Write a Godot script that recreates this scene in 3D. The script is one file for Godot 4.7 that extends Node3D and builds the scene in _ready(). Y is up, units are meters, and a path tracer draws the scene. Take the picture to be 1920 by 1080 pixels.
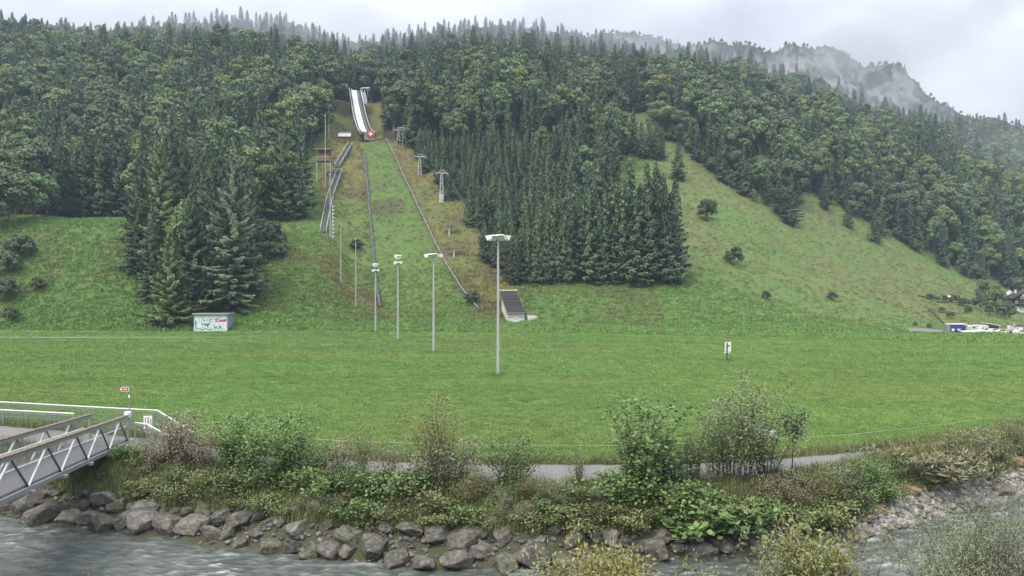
extends Node3D
# A webcam view over a river to a ski jump on a wooded mountainside. y is up, the camera looks along -z; "depth" below means -z.

const FOC := 1371.0
const EYE := 9.5
var rng := RandomNumberGenerator.new()
var M := {}
var used_names := {}
var n_soft := FastNoiseLite.new()
var n_mid := FastNoiseLite.new()
var n_fine := FastNoiseLite.new()
var table := PackedFloat32Array()
const T_A := 330
const T_D := 300

func _ready() -> void:
	rng.seed = 20260917
	for a in [[n_soft, 0.008, 3], [n_mid, 0.035, 5], [n_fine, 0.22, 9]]:
		a[0].seed = a[2]
		a[0].frequency = a[1]
		a[0].fractal_octaves = 4
	var cam := Camera3D.new()
	cam.name = "camera"
	cam.position = Vector3(0, EYE, 0)
	cam.fov = rad_to_deg(2.0 * atan(540.0 / FOC))
	cam.near = 0.2
	cam.far = 4000.0
	add_child(cam)
	cam.current = true
	var env := Environment.new()
	env.background_mode = Environment.BG_SKY
	env.tonemap_mode = Environment.TONE_MAPPER_LINEAR
	env.tonemap_exposure = 2.15
	env.sky = Sky.new()
	env.sky.sky_material = overcast_sky()
	env.sdfgi_enabled = true
	env.ssao_enabled = true
	env.ssil_enabled = true
	env.fog_enabled = true
	env.fog_light_color = Color(0.8, 0.9, 1.0)
	env.fog_density = 0.00024
	env.volumetric_fog_enabled = true
	env.volumetric_fog_density = 0.0
	var we := WorldEnvironment.new()
	we.name = "world"
	we.environment = env
	add_child(we)
	var sun := DirectionalLight3D.new()
	sun.name = "sun"
	sun.light_energy = 0.5
	sun.light_angular_distance = 25.0
	sun.light_color = Color(1.0, 0.94, 0.84)
	sun.shadow_enabled = true
	add_child(sun)
	sun.look_at_from_position(Vector3(-40, 90, 55), Vector3.ZERO)
	make_materials()
	make_height_table()
	build_ground()
	build_river()
	build_road()
	build_cliffs()
	build_forest()
	build_meadow_plants()
	build_ski_jump()
	build_lift()
	build_field_things()
	build_far_right()
	build_bridge()
	build_boulders()
	build_bushes()
	build_grass()
	build_mist()

func overcast_sky() -> PanoramaSkyMaterial:
	# an overcast dome: brighter towards the zenith, with soft cloud structure all round
	var w := 768
	var h := 384
	var im := Image.create(w, h, false, Image.FORMAT_RGBAF)
	var cl := FastNoiseLite.new()
	cl.seed = 41
	cl.frequency = 1.5
	cl.fractal_octaves = 5
	cl.domain_warp_enabled = true
	cl.domain_warp_amplitude = 0.35
	for j in h:
		var el: float = PI * (0.5 - (j + 0.5) / h)
		for i in w:
			var az: float = TAU * (i + 0.5) / w
			var d := Vector3(cos(az) * cos(el), sin(el) * 1.6, sin(az) * cos(el))
			var k: float = cl.get_noise_3dv(d * 1.25)
			var k2: float = cl.get_noise_3dv(d * 3.5 + Vector3(7, 3, 1))
			var l: float = 1.18 * (1.0 + 4.0 * maxf(sin(el), 0.0)) / 5.0
			l *= 1.0 + 0.46 * k + 0.22 * k2
			var c := Vector3(0.87, 0.915, 1.04).lerp(Vector3(0.955, 0.965, 1.0), clampf(0.5 + k, 0.0, 1.0))
			im.set_pixel(i, j, Color(c.x * l, c.y * l, c.z * l, 1.0))
	var m := PanoramaSkyMaterial.new()
	m.panorama = ImageTexture.create_from_image(im)
	return m

# ------------------------------------------------------------------ helpers
class MB:
	var v := PackedVector3Array()
	var n := PackedVector3Array()
	var c := PackedColorArray()
	var ix := PackedInt32Array()
	var col := Color(1, 1, 1)
	func tri(a: Vector3, b: Vector3, d: Vector3) -> void:
		var nn := (d - a).cross(b - a).normalized()
		var k := v.size()
		v.append(a); v.append(b); v.append(d)
		n.append(nn); n.append(nn); n.append(nn)
		c.append(col); c.append(col); c.append(col)
		ix.append(k); ix.append(k + 1); ix.append(k + 2)
	func quad(a: Vector3, b: Vector3, d: Vector3, e: Vector3) -> void:
		var nn := (d - a).cross(b - a).normalized()
		var k := v.size()
		v.append(a); v.append(b); v.append(d); v.append(e)
		for _i in 4:
			n.append(nn); c.append(col)
		ix.append(k); ix.append(k + 1); ix.append(k + 2); ix.append(k); ix.append(k + 2); ix.append(k + 3)
	func leaf(p: Vector3, d: Vector3, s: Vector3, tint: Color) -> void:
		var k := v.size()
		var nn := d.cross(s).normalized()
		v.append(p); v.append(p + d * 0.45 + s); v.append(p + d); v.append(p + d * 0.45 - s)
		for _i in 4:
			n.append(nn); c.append(tint)
		ix.append(k); ix.append(k + 1); ix.append(k + 2); ix.append(k); ix.append(k + 2); ix.append(k + 3)
	func box(t: Transform3D, size: Vector3, bev := 0.0) -> void:
		# a box with chamfered edges
		var h := size * 0.5
		var b: float = minf(bev, minf(h.x, minf(h.y, h.z)) * 0.8)
		if b <= 0.0:
			hull8(t, h)
			return
		var pts := {}
		for sx in [-1.0, 1.0]:
			for sy in [-1.0, 1.0]:
				for sz in [-1.0, 1.0]:
					var q := Vector3(sx, sy, sz)
					pts[[q, 0]] = t * Vector3(sx * h.x, sy * (h.y - b), sz * (h.z - b))
					pts[[q, 1]] = t * Vector3(sx * (h.x - b), sy * h.y, sz * (h.z - b))
					pts[[q, 2]] = t * Vector3(sx * (h.x - b), sy * (h.y - b), sz * h.z)
					out3(pts[[q, 0]], pts[[q, 1]], pts[[q, 2]], t.origin)
		for ax in 3:
			var u := (ax + 1) % 3
			var w := (ax + 2) % 3
			for s in [-1.0, 1.0]:
				var q4 := []
				for k in [[-1.0, -1.0], [1.0, -1.0], [1.0, 1.0], [-1.0, 1.0]]:
					var q := Vector3.ZERO
					q[ax] = s; q[u] = k[0]; q[w] = k[1]
					q4.append(pts[[q, ax]])
				out4(q4[0], q4[1], q4[2], q4[3], t.origin)
			for k in [[-1.0, -1.0], [1.0, -1.0], [1.0, 1.0], [-1.0, 1.0]]:
				var q0 := Vector3.ZERO
				q0[ax] = -1.0; q0[u] = k[0]; q0[w] = k[1]
				var q1 := q0
				q1[ax] = 1.0
				out4(pts[[q0, u]], pts[[q1, u]], pts[[q1, w]], pts[[q0, w]], t.origin)
	func hull8(t: Transform3D, h: Vector3) -> void:
		for ax in 3:
			var u := (ax + 1) % 3
			var w := (ax + 2) % 3
			for s in [-1.0, 1.0]:
				var q4 := []
				for k in [[-1.0, -1.0], [1.0, -1.0], [1.0, 1.0], [-1.0, 1.0]]:
					var q := Vector3.ZERO
					q[ax] = s * h[ax]; q[u] = k[0] * h[u]; q[w] = k[1] * h[w]
					q4.append(t * q)
				out4(q4[0], q4[1], q4[2], q4[3], t.origin)
	func out3(a: Vector3, b: Vector3, d: Vector3, centre: Vector3) -> void:
		if (d - a).cross(b - a).dot((a + b + d) / 3.0 - centre) >= 0.0:
			tri(a, b, d)
		else:
			tri(a, d, b)
	func out4(a: Vector3, b: Vector3, d: Vector3, e: Vector3, centre: Vector3) -> void:
		if (d - a).cross(b - a).dot((a + b + d + e) * 0.25 - centre) >= 0.0:
			quad(a, b, d, e)
		else:
			quad(a, e, d, b)
	func bar(a: Vector3, b: Vector3, w: float, h: float, bev := 0.0, up := Vector3.UP) -> void:
		# a beam of width w and height h from a to b
		var f := (b - a).normalized()
		var side := f.cross(up)
		if side.length() < 0.01:
			side = f.cross(Vector3.RIGHT)
		side = side.normalized()
		var u := side.cross(f).normalized()
		box(Transform3D(Basis(side, u, -f), (a + b) * 0.5), Vector3(w, h, a.distance_to(b)), bev)
	func tube(p: PackedVector3Array, r: PackedFloat32Array, sides := 6) -> void:
		# a smooth tube through points
		var k0 := v.size()
		var f0 := Vector3.ZERO
		var ref := Vector3(0.31, 0.11, 0.94)
		for i in p.size():
			var f := (p[mini(i + 1, p.size() - 1)] - p[maxi(i - 1, 0)]).normalized()
			var s := f.cross(ref).normalized()
			if s.length() < 0.1:
				s = f.cross(Vector3.UP).normalized()
			var u := s.cross(f)
			for j in sides:
				var a := TAU * j / sides
				var d := s * cos(a) + u * sin(a)
				v.append(p[i] + d * r[i]); n.append(d); c.append(col)
		for i in p.size() - 1:
			for j in sides:
				var a := k0 + i * sides + j
				var b := k0 + i * sides + (j + 1) % sides
				ix.append(a); ix.append(b); ix.append(b + sides)
				ix.append(a); ix.append(b + sides); ix.append(a + sides)
		for e in [0, p.size() - 1]:
			var f := (p[1] - p[0]) if e == 0 else (p[e - 1] - p[e])
			var kc := v.size()
			v.append(p[e]); n.append(-f.normalized()); c.append(col)
			for j in sides:
				v.append(v[k0 + e * sides + j]); n.append(-f.normalized()); c.append(col)
			for j in sides:
				var a := kc + 1 + j
				var b := kc + 1 + (j + 1) % sides
				if (v[b] - v[kc]).cross(v[a] - v[kc]).dot(f) < 0.0:
					ix.append(kc); ix.append(a); ix.append(b)
				else:
					ix.append(kc); ix.append(b); ix.append(a)
	func rod(a: Vector3, b: Vector3, r0: float, r1 := -1.0, sides := 8) -> void:
		tube(PackedVector3Array([a, b]), PackedFloat32Array([r0, r0 if r1 < 0.0 else r1]), sides)
	func mesh(mat: Material = null) -> ArrayMesh:
		var a := []
		a.resize(Mesh.ARRAY_MAX)
		a[Mesh.ARRAY_VERTEX] = v
		a[Mesh.ARRAY_NORMAL] = n
		a[Mesh.ARRAY_COLOR] = c
		a[Mesh.ARRAY_INDEX] = ix
		var m := ArrayMesh.new()
		m.add_surface_from_arrays(Mesh.PRIMITIVE_TRIANGLES, a)
		if mat:
			m.surface_set_material(0, mat)
		return m

func numbered(called: String) -> String:
	var k: int = used_names.get(called, 0)
	used_names[called] = k + 1
	return called if k == 0 else "%s_%03d" % [called, k]

func tag(o: Node, label: String, category := "", group := "", kind := "") -> Node:
	o.set_meta("label", label)
	if category: o.set_meta("category", category)
	if group: o.set_meta("group", group)
	if kind: o.set_meta("kind", kind)
	return o

func thing(called: String, at: Vector3, label: String, category: String, group := "", turn := 0.0) -> Node3D:
	var o := Node3D.new()
	o.name = numbered(called)
	add_child(o)
	o.position = at
	o.rotation.y = turn
	tag(o, label, category, group)
	return o

func part(b: MB, called: String, mat: Material, parent: Node) -> MeshInstance3D:
	return part_mesh(b.mesh(mat), called, parent)

func part_mesh(m: Mesh, called: String, parent: Node) -> MeshInstance3D:
	var o := MeshInstance3D.new()
	o.mesh = m
	o.name = numbered(called) if parent == self else called
	parent.add_child(o, true)
	return o

func one(b: MB, called: String, mat: Material, at: Vector3, label: String, category: String, group := "", turn := 0.0) -> MeshInstance3D:
	var o := part(b, called, mat, self)
	o.position = at
	o.rotation.y = turn
	tag(o, label, category, group)
	return o

func setting(b: MB, called: String, mat: Material) -> MeshInstance3D:
	var o := part(b, called, mat, self)
	o.set_meta("kind", "structure")
	return o

func at_px(px: float, depth: float) -> Vector3:
	# the point of the ground in that direction at that depth
	var x := (px - 960.0) / FOC * depth
	return Vector3(x, ground(x, depth), -depth)

func lin(r: float, g: float, b: float) -> Color:
	return Color(r, g, b).linear_to_srgb()

func mat(key: String, c: Color, rough := 0.85, metal := 0.0) -> StandardMaterial3D:
	# c in linear base colour
	var m := StandardMaterial3D.new()
	m.resource_name = key
	m.albedo_color = c.linear_to_srgb()
	m.roughness = rough
	m.metallic = metal
	M[key] = m
	return m

func noise_tex(freq: float, lo: Color, hi: Color, seed_: int, size := 512, octaves := 5, sharp := 1.0) -> ImageTexture:
	var f := FastNoiseLite.new()
	f.seed = seed_
	f.frequency = freq
	f.fractal_octaves = octaves
	var g := f.get_seamless_image(size, size)
	var im := Image.create(size, size, true, Image.FORMAT_RGB8)
	for j in size:
		for i in size:
			var k: float = clampf((g.get_pixel(i, j).r - 0.5) * sharp + 0.5, 0.0, 1.0)
			im.set_pixel(i, j, lo.lerp(hi, k))
	im.generate_mipmaps()
	return ImageTexture.create_from_image(im)

func normal_tex(freq: float, seed_: int, strength: float, size := 512) -> ImageTexture:
	var f := FastNoiseLite.new()
	f.seed = seed_
	f.frequency = freq
	f.fractal_octaves = 5
	var g := f.get_seamless_image(size, size)
	g.convert(Image.FORMAT_RGBA8)
	g.bump_map_to_normal_map(strength)
	return ImageTexture.create_from_image(g)

func textured(m: StandardMaterial3D, t: Texture2D, scale: float, nrm: Texture2D = null, depth := 1.0, world := true) -> StandardMaterial3D:
	m.albedo_texture = t
	m.uv1_triplanar = true
	m.uv1_world_triplanar = world
	m.uv1_scale = Vector3.ONE * scale
	if nrm:
		m.normal_enabled = true
		m.normal_texture = nrm
		m.normal_scale = depth
	return m

func make_materials() -> void:
	var speckle := noise_tex(0.09, Color(0.62, 0.62, 0.62), Color(1, 1, 1), 11, 512, 5, 1.5)
	var blotch := noise_tex(0.02, Color(0.6, 0.6, 0.6), Color(1, 1, 1), 12, 512, 6, 1.8)
	var grit := normal_tex(0.12, 13, 6.0)
	var lumps := normal_tex(0.03, 14, 8.0)
	var m := mat("ground", Color(1, 1, 1), 0.95)
	m.vertex_color_use_as_albedo = true
	textured(m, speckle, 0.35, grit, 1.0)
	m = mat("leaf", Color(1, 1, 1), 0.7)
	m.vertex_color_use_as_albedo = true
	m.backlight = Color(0.7, 0.7, 0.7)
	M.tints = []
	for c in [[1.0, 1.0, 1.0], [0.72, 0.78, 0.8], [1.2, 1.18, 0.92], [1.08, 1.3, 1.1], [1.45, 1.22, 0.72], [0.8, 0.98, 1.08]]:
		var t: StandardMaterial3D = m.duplicate()
		t.albedo_color = Color(minf(c[0] * 0.68, 1.0), minf(c[1] * 0.68, 1.0), minf(c[2] * 0.68, 1.0)).linear_to_srgb()
		M.tints.append(t)
	m.albedo_color = Color(0.68, 0.68, 0.68).linear_to_srgb()
	m = mat("grass", Color(1, 1, 1), 0.75)
	m.vertex_color_use_as_albedo = true
	m.backlight = Color(0.5, 0.5, 0.5)
	m = mat("bark", Color(0.13, 0.105, 0.085), 0.95)
	textured(m, blotch, 0.6, grit, 1.2, false)
	m = mat("pale_bark", Color(0.26, 0.235, 0.2), 0.95)
	textured(m, blotch, 0.6, grit, 1.2, false)
	m = mat("twig", Color(0.085, 0.078, 0.065), 0.9)
	m = mat("rock", Color(1, 1, 1), 0.9)
	m.vertex_color_use_as_albedo = true
	textured(m, noise_tex(0.02, Color(0.66, 0.66, 0.66), Color(1, 1, 1), 15, 512, 7, 1.6), 0.3, normal_tex(0.04, 16, 8.0), 0.8)
	m = mat("gravel", Color(0.4, 0.395, 0.39), 0.95)
	textured(m, noise_tex(0.16, Color(0.6, 0.6, 0.6), Color(1, 1, 1), 17, 512, 4, 2.0), 0.5, normal_tex(0.2, 18, 9.0), 1.0)
	m = mat("water", Color(1, 1, 1), 0.16)
	m.vertex_color_use_as_albedo = true
	m.normal_enabled = true
	m.normal_texture = normal_tex(0.05, 19, 5.0)
	m.uv1_triplanar = true
	m.uv1_world_triplanar = true
	m.uv1_scale = Vector3(0.55, 0.55, 0.4)
	m.normal_scale = 1.0
	m = mat("galvanised", Color(0.42, 0.44, 0.46), 0.5, 0.55)
	textured(m, noise_tex(0.03, Color(0.8, 0.8, 0.8), Color(1, 1, 1), 20, 256), 1.0)
	mat("dark_steel", Color(0.10, 0.115, 0.14), 0.55, 0.5)
	m = mat("asphalt", Color(0.2, 0.205, 0.22), 0.9)
	textured(m, speckle, 0.8)
	m = mat("old_wood", Color(0.33, 0.28, 0.225), 0.9)
	textured(m, blotch, 0.5, grit, 0.8)
	m = mat("grey_wood", Color(0.26, 0.25, 0.23), 0.9)
	textured(m, blotch, 0.3, grit, 0.8)
	m = mat("brown_wood", Color(0.36, 0.19, 0.115), 0.85)
	textured(m, blotch, 0.5)
	m = mat("dark_wood", Color(0.06, 0.042, 0.032), 0.85)
	textured(m, blotch, 0.4)
	m = mat("white", Color(0.72, 0.73, 0.73), 0.55)
	textured(m, noise_tex(0.012, Color(0.8, 0.8, 0.79), Color(1, 1, 1), 21, 256, 6, 1.6), 0.25)
	mat("lamp_white", Color(0.8, 0.82, 0.82), 0.4)
	mat("lens", Color(0.16, 0.17, 0.18), 0.15)
	m = mat("plaster", Color(0.82, 0.82, 0.8), 0.9)
	textured(m, noise_tex(0.02, Color(0.82, 0.82, 0.8), Color(1, 1, 1), 22, 256, 6, 2.0), 0.3, grit, 0.4)
	mat("concrete", Color(0.38, 0.37, 0.35), 0.9)
	textured(M.concrete, blotch, 0.2, grit, 0.6)
	m = mat("pole", Color(0.5, 0.52, 0.52), 0.45, 0.4)
	mat("red", Color(0.5, 0.05, 0.055), 0.6)
	mat("sign_red", Color(0.33, 0.075, 0.06), 0.6)
	m = mat("roof", Color(1, 1, 1), 0.85)
	m.vertex_color_use_as_albedo = true
	textured(m, speckle, 0.6, grit, 0.6)
	mat("mat_green", Color(0.13, 0.155, 0.145), 0.9)
	mat("weathered", Color(0.2, 0.195, 0.18), 0.9)
	mat("dull_white", Color(0.48, 0.5, 0.5), 0.6)
	mat("ice_white", Color(0.74, 0.78, 0.82), 0.35)
	mat("faded_pink", Color(0.62, 0.36, 0.36), 0.6)
	mat("blue_grey", Color(0.2, 0.24, 0.32), 0.6)
	mat("blue", Color(0.02, 0.05, 0.25), 0.45)
	mat("tyre", Color(0.02, 0.02, 0.02), 0.9)
	mat("dark", Color(0.035, 0.04, 0.045), 0.6)
	mat("window", Color(0.05, 0.06, 0.075), 0.08)
	mat("pale_roof", Color(0.5, 0.42, 0.38), 0.9)
	mat("cable", Color(0.16, 0.17, 0.17), 0.6)
	mat("tape", Color(0.45, 0.46, 0.38), 0.6)
	mat("pale_steel", Color(0.5, 0.53, 0.56), 0.5, 0.2)
	mat("dark_green", Color(0.03, 0.07, 0.06), 0.5)

# ------------------------------------------------------------------ terrain
func interp(pts: Array, x: float) -> float:
	if x <= pts[0][0]:
		return pts[0][1]
	for i in range(1, pts.size()):
		if x <= pts[i][0]:
			var k: float = (x - pts[i - 1][0]) / (pts[i][0] - pts[i - 1][0])
			return lerpf(pts[i - 1][1], pts[i][1], k)
	return pts[-1][1]

# the mountainside as profiles (depth, height) along lines that run away from the river
const PROFILES := [
	[-600.0, [[140.0, 0.0], [175.0, 10.0], [215.0, 28.0], [240.0, 32.0], [300.0, 62.0], [400.0, 122.0], [560.0, 190.0], [600.0, 180.0], [700.0, 120.0]]],
	[0.0, [[140.0, 0.0], [153.0, 0.3], [165.0, 5.5], [185.0, 18.0], [203.0, 28.0], [215.0, 30.7], [240.0, 33.0], [300.0, 62.0], [400.0, 122.0], [560.0, 189.0], [600.0, 182.0], [700.0, 110.0]]],
	[200.0, [[140.0, 0.0], [153.0, 0.3], [165.0, 5.5], [185.0, 18.0], [203.0, 27.5], [213.0, 29.6], [240.0, 32.0], [300.0, 62.0], [400.0, 120.0], [560.0, 180.0], [600.0, 172.0], [700.0, 100.0]]],
	[420.0, [[140.0, 0.0], [153.0, 0.3], [165.0, 5.0], [185.0, 15.0], [205.0, 24.5], [215.0, 26.5], [240.0, 31.0], [300.0, 62.0], [400.0, 120.0], [560.0, 192.0], [600.0, 186.0], [700.0, 110.0]]],
	[560.0, [[140.0, 0.0], [153.0, 0.3], [165.0, 5.0], [185.0, 15.0], [205.0, 24.0], [215.0, 26.0], [240.0, 36.0], [300.0, 68.0], [375.0, 105.0], [560.0, 186.0], [600.0, 178.0], [700.0, 105.0]]],
	[618.0, [[145.0, 0.2], [160.0, 1.0], [175.0, 6.5], [190.0, 14.0], [207.0, 22.5], [222.0, 27.0], [250.0, 42.0], [280.0, 59.0], [300.0, 69.0], [375.0, 106.0], [560.0, 172.0], [600.0, 166.0], [700.0, 105.0]]],
	[655.0, [[145.0, 0.2], [168.0, 1.0], [188.0, 6.0], [205.0, 13.0], [225.0, 24.0], [250.0, 39.0], [297.0, 68.5], [318.0, 71.5], [340.0, 80.5], [375.0, 103.0], [560.0, 170.0], [600.0, 165.0], [700.0, 105.0]]],
	[700.0, [[150.0, 0.2], [175.0, 1.6], [190.0, 4.2], [202.0, 8.5], [216.0, 16.0], [240.0, 31.5], [265.0, 48.5], [285.0, 62.5], [295.0, 69.0], [300.0, 70.0], [318.0, 72.0], [340.0, 81.0], [375.0, 103.0], [560.0, 172.0], [600.0, 168.0], [700.0, 105.0]]],
	[880.0, [[150.0, 0.2], [175.0, 1.6], [190.0, 4.2], [202.0, 8.5], [216.0, 16.0], [240.0, 31.5], [265.0, 48.5], [300.0, 70.0], [375.0, 107.0], [560.0, 184.0], [600.0, 180.0], [700.0, 110.0]]],
	[960.0, [[150.0, 0.1], [172.0, 0.1], [187.0, 0.7], [198.0, 6.6], [210.0, 11.5], [225.0, 18.0], [250.0, 33.0], [300.0, 68.0], [375.0, 107.0], [560.0, 187.0], [600.0, 184.0], [700.0, 115.0]]],
	[1100.0, [[150.0, 0.0], [172.0, 0.4], [185.0, 2.0], [197.0, 7.0], [208.0, 10.5], [225.0, 18.0], [250.0, 32.0], [300.0, 62.0], [375.0, 101.0], [560.0, 177.0], [600.0, 172.0], [700.0, 110.0]]],
	[1200.0, [[150.0, -0.2], [172.0, 0.0], [185.0, 1.4], [200.0, 7.0], [210.0, 11.0], [235.0, 23.0], [260.0, 36.0], [300.0, 57.0], [340.0, 76.0], [375.0, 95.0], [520.0, 156.0], [560.0, 162.0], [600.0, 156.0], [700.0, 100.0]]],
	[1280.0, [[150.0, -0.4], [172.0, -0.4], [185.0, 1.0], [205.0, 9.0], [230.0, 20.0], [260.0, 35.0], [300.0, 55.0], [330.0, 70.0], [375.0, 92.0], [520.0, 154.0], [560.0, 158.0], [600.0, 150.0], [700.0, 95.0]]],
	[1400.0, [[150.0, -0.7], [175.0, -0.9], [192.0, 0.2], [205.0, 4.5], [220.0, 11.0], [250.0, 24.0], [280.0, 38.0], [310.0, 51.0], [340.0, 65.0], [420.0, 104.0], [520.0, 148.0], [560.0, 148.0], [700.0, 85.0]]],
	[1520.0, [[150.0, -1.0], [190.0, -1.7], [203.0, -0.6], [218.0, 3.0], [250.0, 14.0], [300.0, 35.0], [330.0, 47.0], [420.0, 93.0], [520.0, 133.0], [560.0, 133.0], [700.0, 75.0]]],
	[1650.0, [[150.0, -1.4], [195.0, -2.6], [208.0, -2.2], [228.0, 0.6], [260.0, 9.0], [300.0, 22.0], [330.0, 33.0], [420.0, 77.0], [520.0, 114.0], [560.0, 114.0], [700.0, 65.0]]],
	[1800.0, [[150.0, -1.8], [195.0, -3.4], [212.0, -3.6], [240.0, -1.0], [280.0, 4.0], [320.0, 12.0], [340.0, 19.0], [420.0, 66.0], [520.0, 103.0], [560.0, 103.0], [700.0, 60.0]]],
	[1920.0, [[150.0, -2.0], [195.0, -3.6], [215.0, -3.9], [260.0, -3.2], [300.0, -1.6], [340.0, 4.0], [380.0, 20.0], [450.0, 62.0], [520.0, 100.0], [560.0, 101.0], [700.0, 50.0]]],
	[2500.0, [[150.0, -2.4], [195.0, -4.0], [300.0, -3.6], [360.0, 6.0], [450.0, 50.0], [520.0, 80.0], [560.0, 81.0], [700.0, 40.0]]],
]

func make_height_table() -> void:
	table.resize(T_A * T_D)
	for a in T_A:
		var px := -620.0 + a * 9.6
		var k := 0
		while k < PROFILES.size() - 2 and px > PROFILES[k + 1][0]:
			k += 1
		var t: float = clampf((px - PROFILES[k][0]) / (PROFILES[k + 1][0] - PROFILES[k][0]), 0.0, 1.0)
		for d in T_D:
			var dep := 100.0 + d * 2.0
			table[a * T_D + d] = lerpf(interp(PROFILES[k][1], dep), interp(PROFILES[k + 1][1], dep), t)
	for _pass in 2:
		var src := table.duplicate()
		for a in range(1, T_A - 1):
			for d in range(1, T_D - 1):
				var i := a * T_D + d
				table[i] = (src[i] * 2.0 + src[i - 1] + src[i + 1] + src[i - T_D] + src[i + T_D]) / 6.0

const WATER_LINE := [[-60.0, 50.0], [-40.0, 44.0], [-27.2, 39.0], [-21.8, 37.0], [-16.2, 35.4], [-11.7, 33.8], [-4.8, 31.6], [0.9, 31.6], [5.6, 32.1], [11.9, 33.2], [16.4, 35.2], [20.7, 37.6], [28.0, 42.0], [38.0, 47.0], [60.0, 60.0]]
const BANK_TOP := [[-60.0, 53.0], [-40.0, 47.5], [-27.2, 43.2], [-21.8, 41.2], [-16.2, 39.2], [-11.7, 37.2], [-4.8, 35.4], [0.9, 34.9], [5.6, 35.0], [11.9, 36.0], [16.4, 38.2], [20.7, 40.6], [28.0, 44.6], [38.0, 50.0], [60.0, 63.0]]
const ROAD_FAR := [[-60.0, 57.5], [-40.0, 52.0], [-27.2, 47.6], [-21.8, 45.6], [-16.2, 42.6], [-10.6, 40.4], [-1.7, 39.2], [5.1, 39.2], [12.7, 39.9], [20.2, 42.3], [23.2, 43.4], [33.2, 48.4], [60.0, 66.0]]
const WATER_Y := -2.6

func ground(x: float, dep: float) -> float:
	var e := 0.0
	if dep > 100.0:
		var px := 960.0 + FOC * x / dep
		var fa := clampf((px + 620.0) / 9.6, 0.0, T_A - 1.001)
		var fd := clampf((dep - 100.0) / 2.0, 0.0, T_D - 1.001)
		var a := int(fa)
		var d := int(fd)
		fa -= a
		fd -= d
		var i := a * T_D + d
		e = lerpf(lerpf(table[i], table[i + 1], fd), lerpf(table[i + T_D], table[i + T_D + 1], fd), fa)
		e *= clampf((dep - 100.0) / 45.0, 0.0, 1.0)
		var rough: float = clampf((dep - 158.0) / 40.0, 0.0, 1.0)
		if rough > 0.0:
			var steep: float = clampf((dep - 210.0) / 120.0, 0.0, 1.0)
			e += rough * (n_mid.get_noise_2d(x, dep) * 1.1 + n_fine.get_noise_2d(x, dep) * 0.22) * lerpf(1.0, 2.2, steep) * (0.45 if on_landing(x, dep, 3.0) else 1.0)
		var mead: float = clampf((960.0 + FOC * x / dep - 1235.0) / 60.0, 0.0, 1.0) * clampf((dep - 205.0) / 20.0, 0.0, 1.0)
		if mead > 0.0:
			e += mead * n_mid.get_noise_2d(x * 0.55 - dep * 0.25, e * 5.0 + 50.0) * 0.8
	var top := interp(BANK_TOP, x) if dep < 70.0 else 0.0
	if dep < top:
		var wl := interp(WATER_LINE, x)
		var t: float = (top - dep) / maxf(top - wl, 0.5)
		e = WATER_Y * t if t < 1.0 else WATER_Y - (t - 1.0) * 0.8
		e += n_fine.get_noise_2d(x * 3.0, dep * 3.0) * 0.3 * minf(t, 1.0)
	else:
		e += n_mid.get_noise_2d(x * 1.5 + 90.0, dep * 1.5) * 0.12 * clampf((dep - 50.0) / 10.0, 0.0, 1.0)
	return e

func left_board(dep: float) -> float:
	return lerpf(-34.4, -60.4, (dep - 190.0) / 107.0)

func right_board(dep: float) -> float:
	return lerpf(-9.3, -51.6, (dep - 190.0) / 107.0)

func on_landing(x: float, dep: float, margin := 0.0) -> bool:
	return dep > 183.0 and dep < 299.0 and x > left_board(dep) - margin and x < right_board(dep) + margin

const EDGE_RIGHT := [[1235.0, 348.0], [1300.0, 330.0], [1345.0, 312.0], [1400.0, 298.0], [1440.0, 305.0], [1500.0, 312.0], [1512.0, 336.0], [1560.0, 338.0], [1640.0, 333.0], [1720.0, 330.0], [1800.0, 327.0], [1880.0, 335.0], [1920.0, 345.0], [2500.0, 352.0]]
const EDGE_LEFT := [[-600.0, 205.0], [60.0, 212.0], [95.0, 232.0], [250.0, 232.0], [420.0, 224.0], [560.0, 222.0], [606.0, 226.0]]
const CORRIDOR_L := [[215.0, 585.0], [230.0, 562.0], [268.0, 560.0], [290.0, 588.0], [330.0, 620.0], [372.0, 632.0]]
const CORRIDOR_R := [[196.0, 950.0], [207.0, 936.0], [228.0, 892.0], [250.0, 838.0], [268.0, 800.0], [297.0, 742.0], [320.0, 716.0], [372.0, 700.0]]

func in_forest(px: float, dep: float) -> bool:
	if dep > 590.0:
		return false
	if px < 606.0 and dep > interp(EDGE_LEFT, px) and (px < interp(CORRIDOR_L, dep) or dep > 376.0):
		return true
	if dep > 376.0 and px < 1150.0 and (px < 615.0 or px > 725.0):
		return true
	if px <= 720.0 and px >= 606.0:
		return dep > 386.0 or (dep > 290.0 and px < interp(CORRIDOR_L, dep))
	if px > 606.0 and px < 1272.0 and dep > 206.0 and px > interp(CORRIDOR_R, dep):
		if px > 1160.0 and dep > 236.0:
			return dep > interp(EDGE_RIGHT, px) + (42.0 if px < 1222.0 else (15.0 if px < 1235.0 else 0.0))
		return dep < 236.0 or px < 1160.0
	if px >= 1235.0:
		return dep > interp(EDGE_RIGHT, px)
	return dep > 376.0

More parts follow.
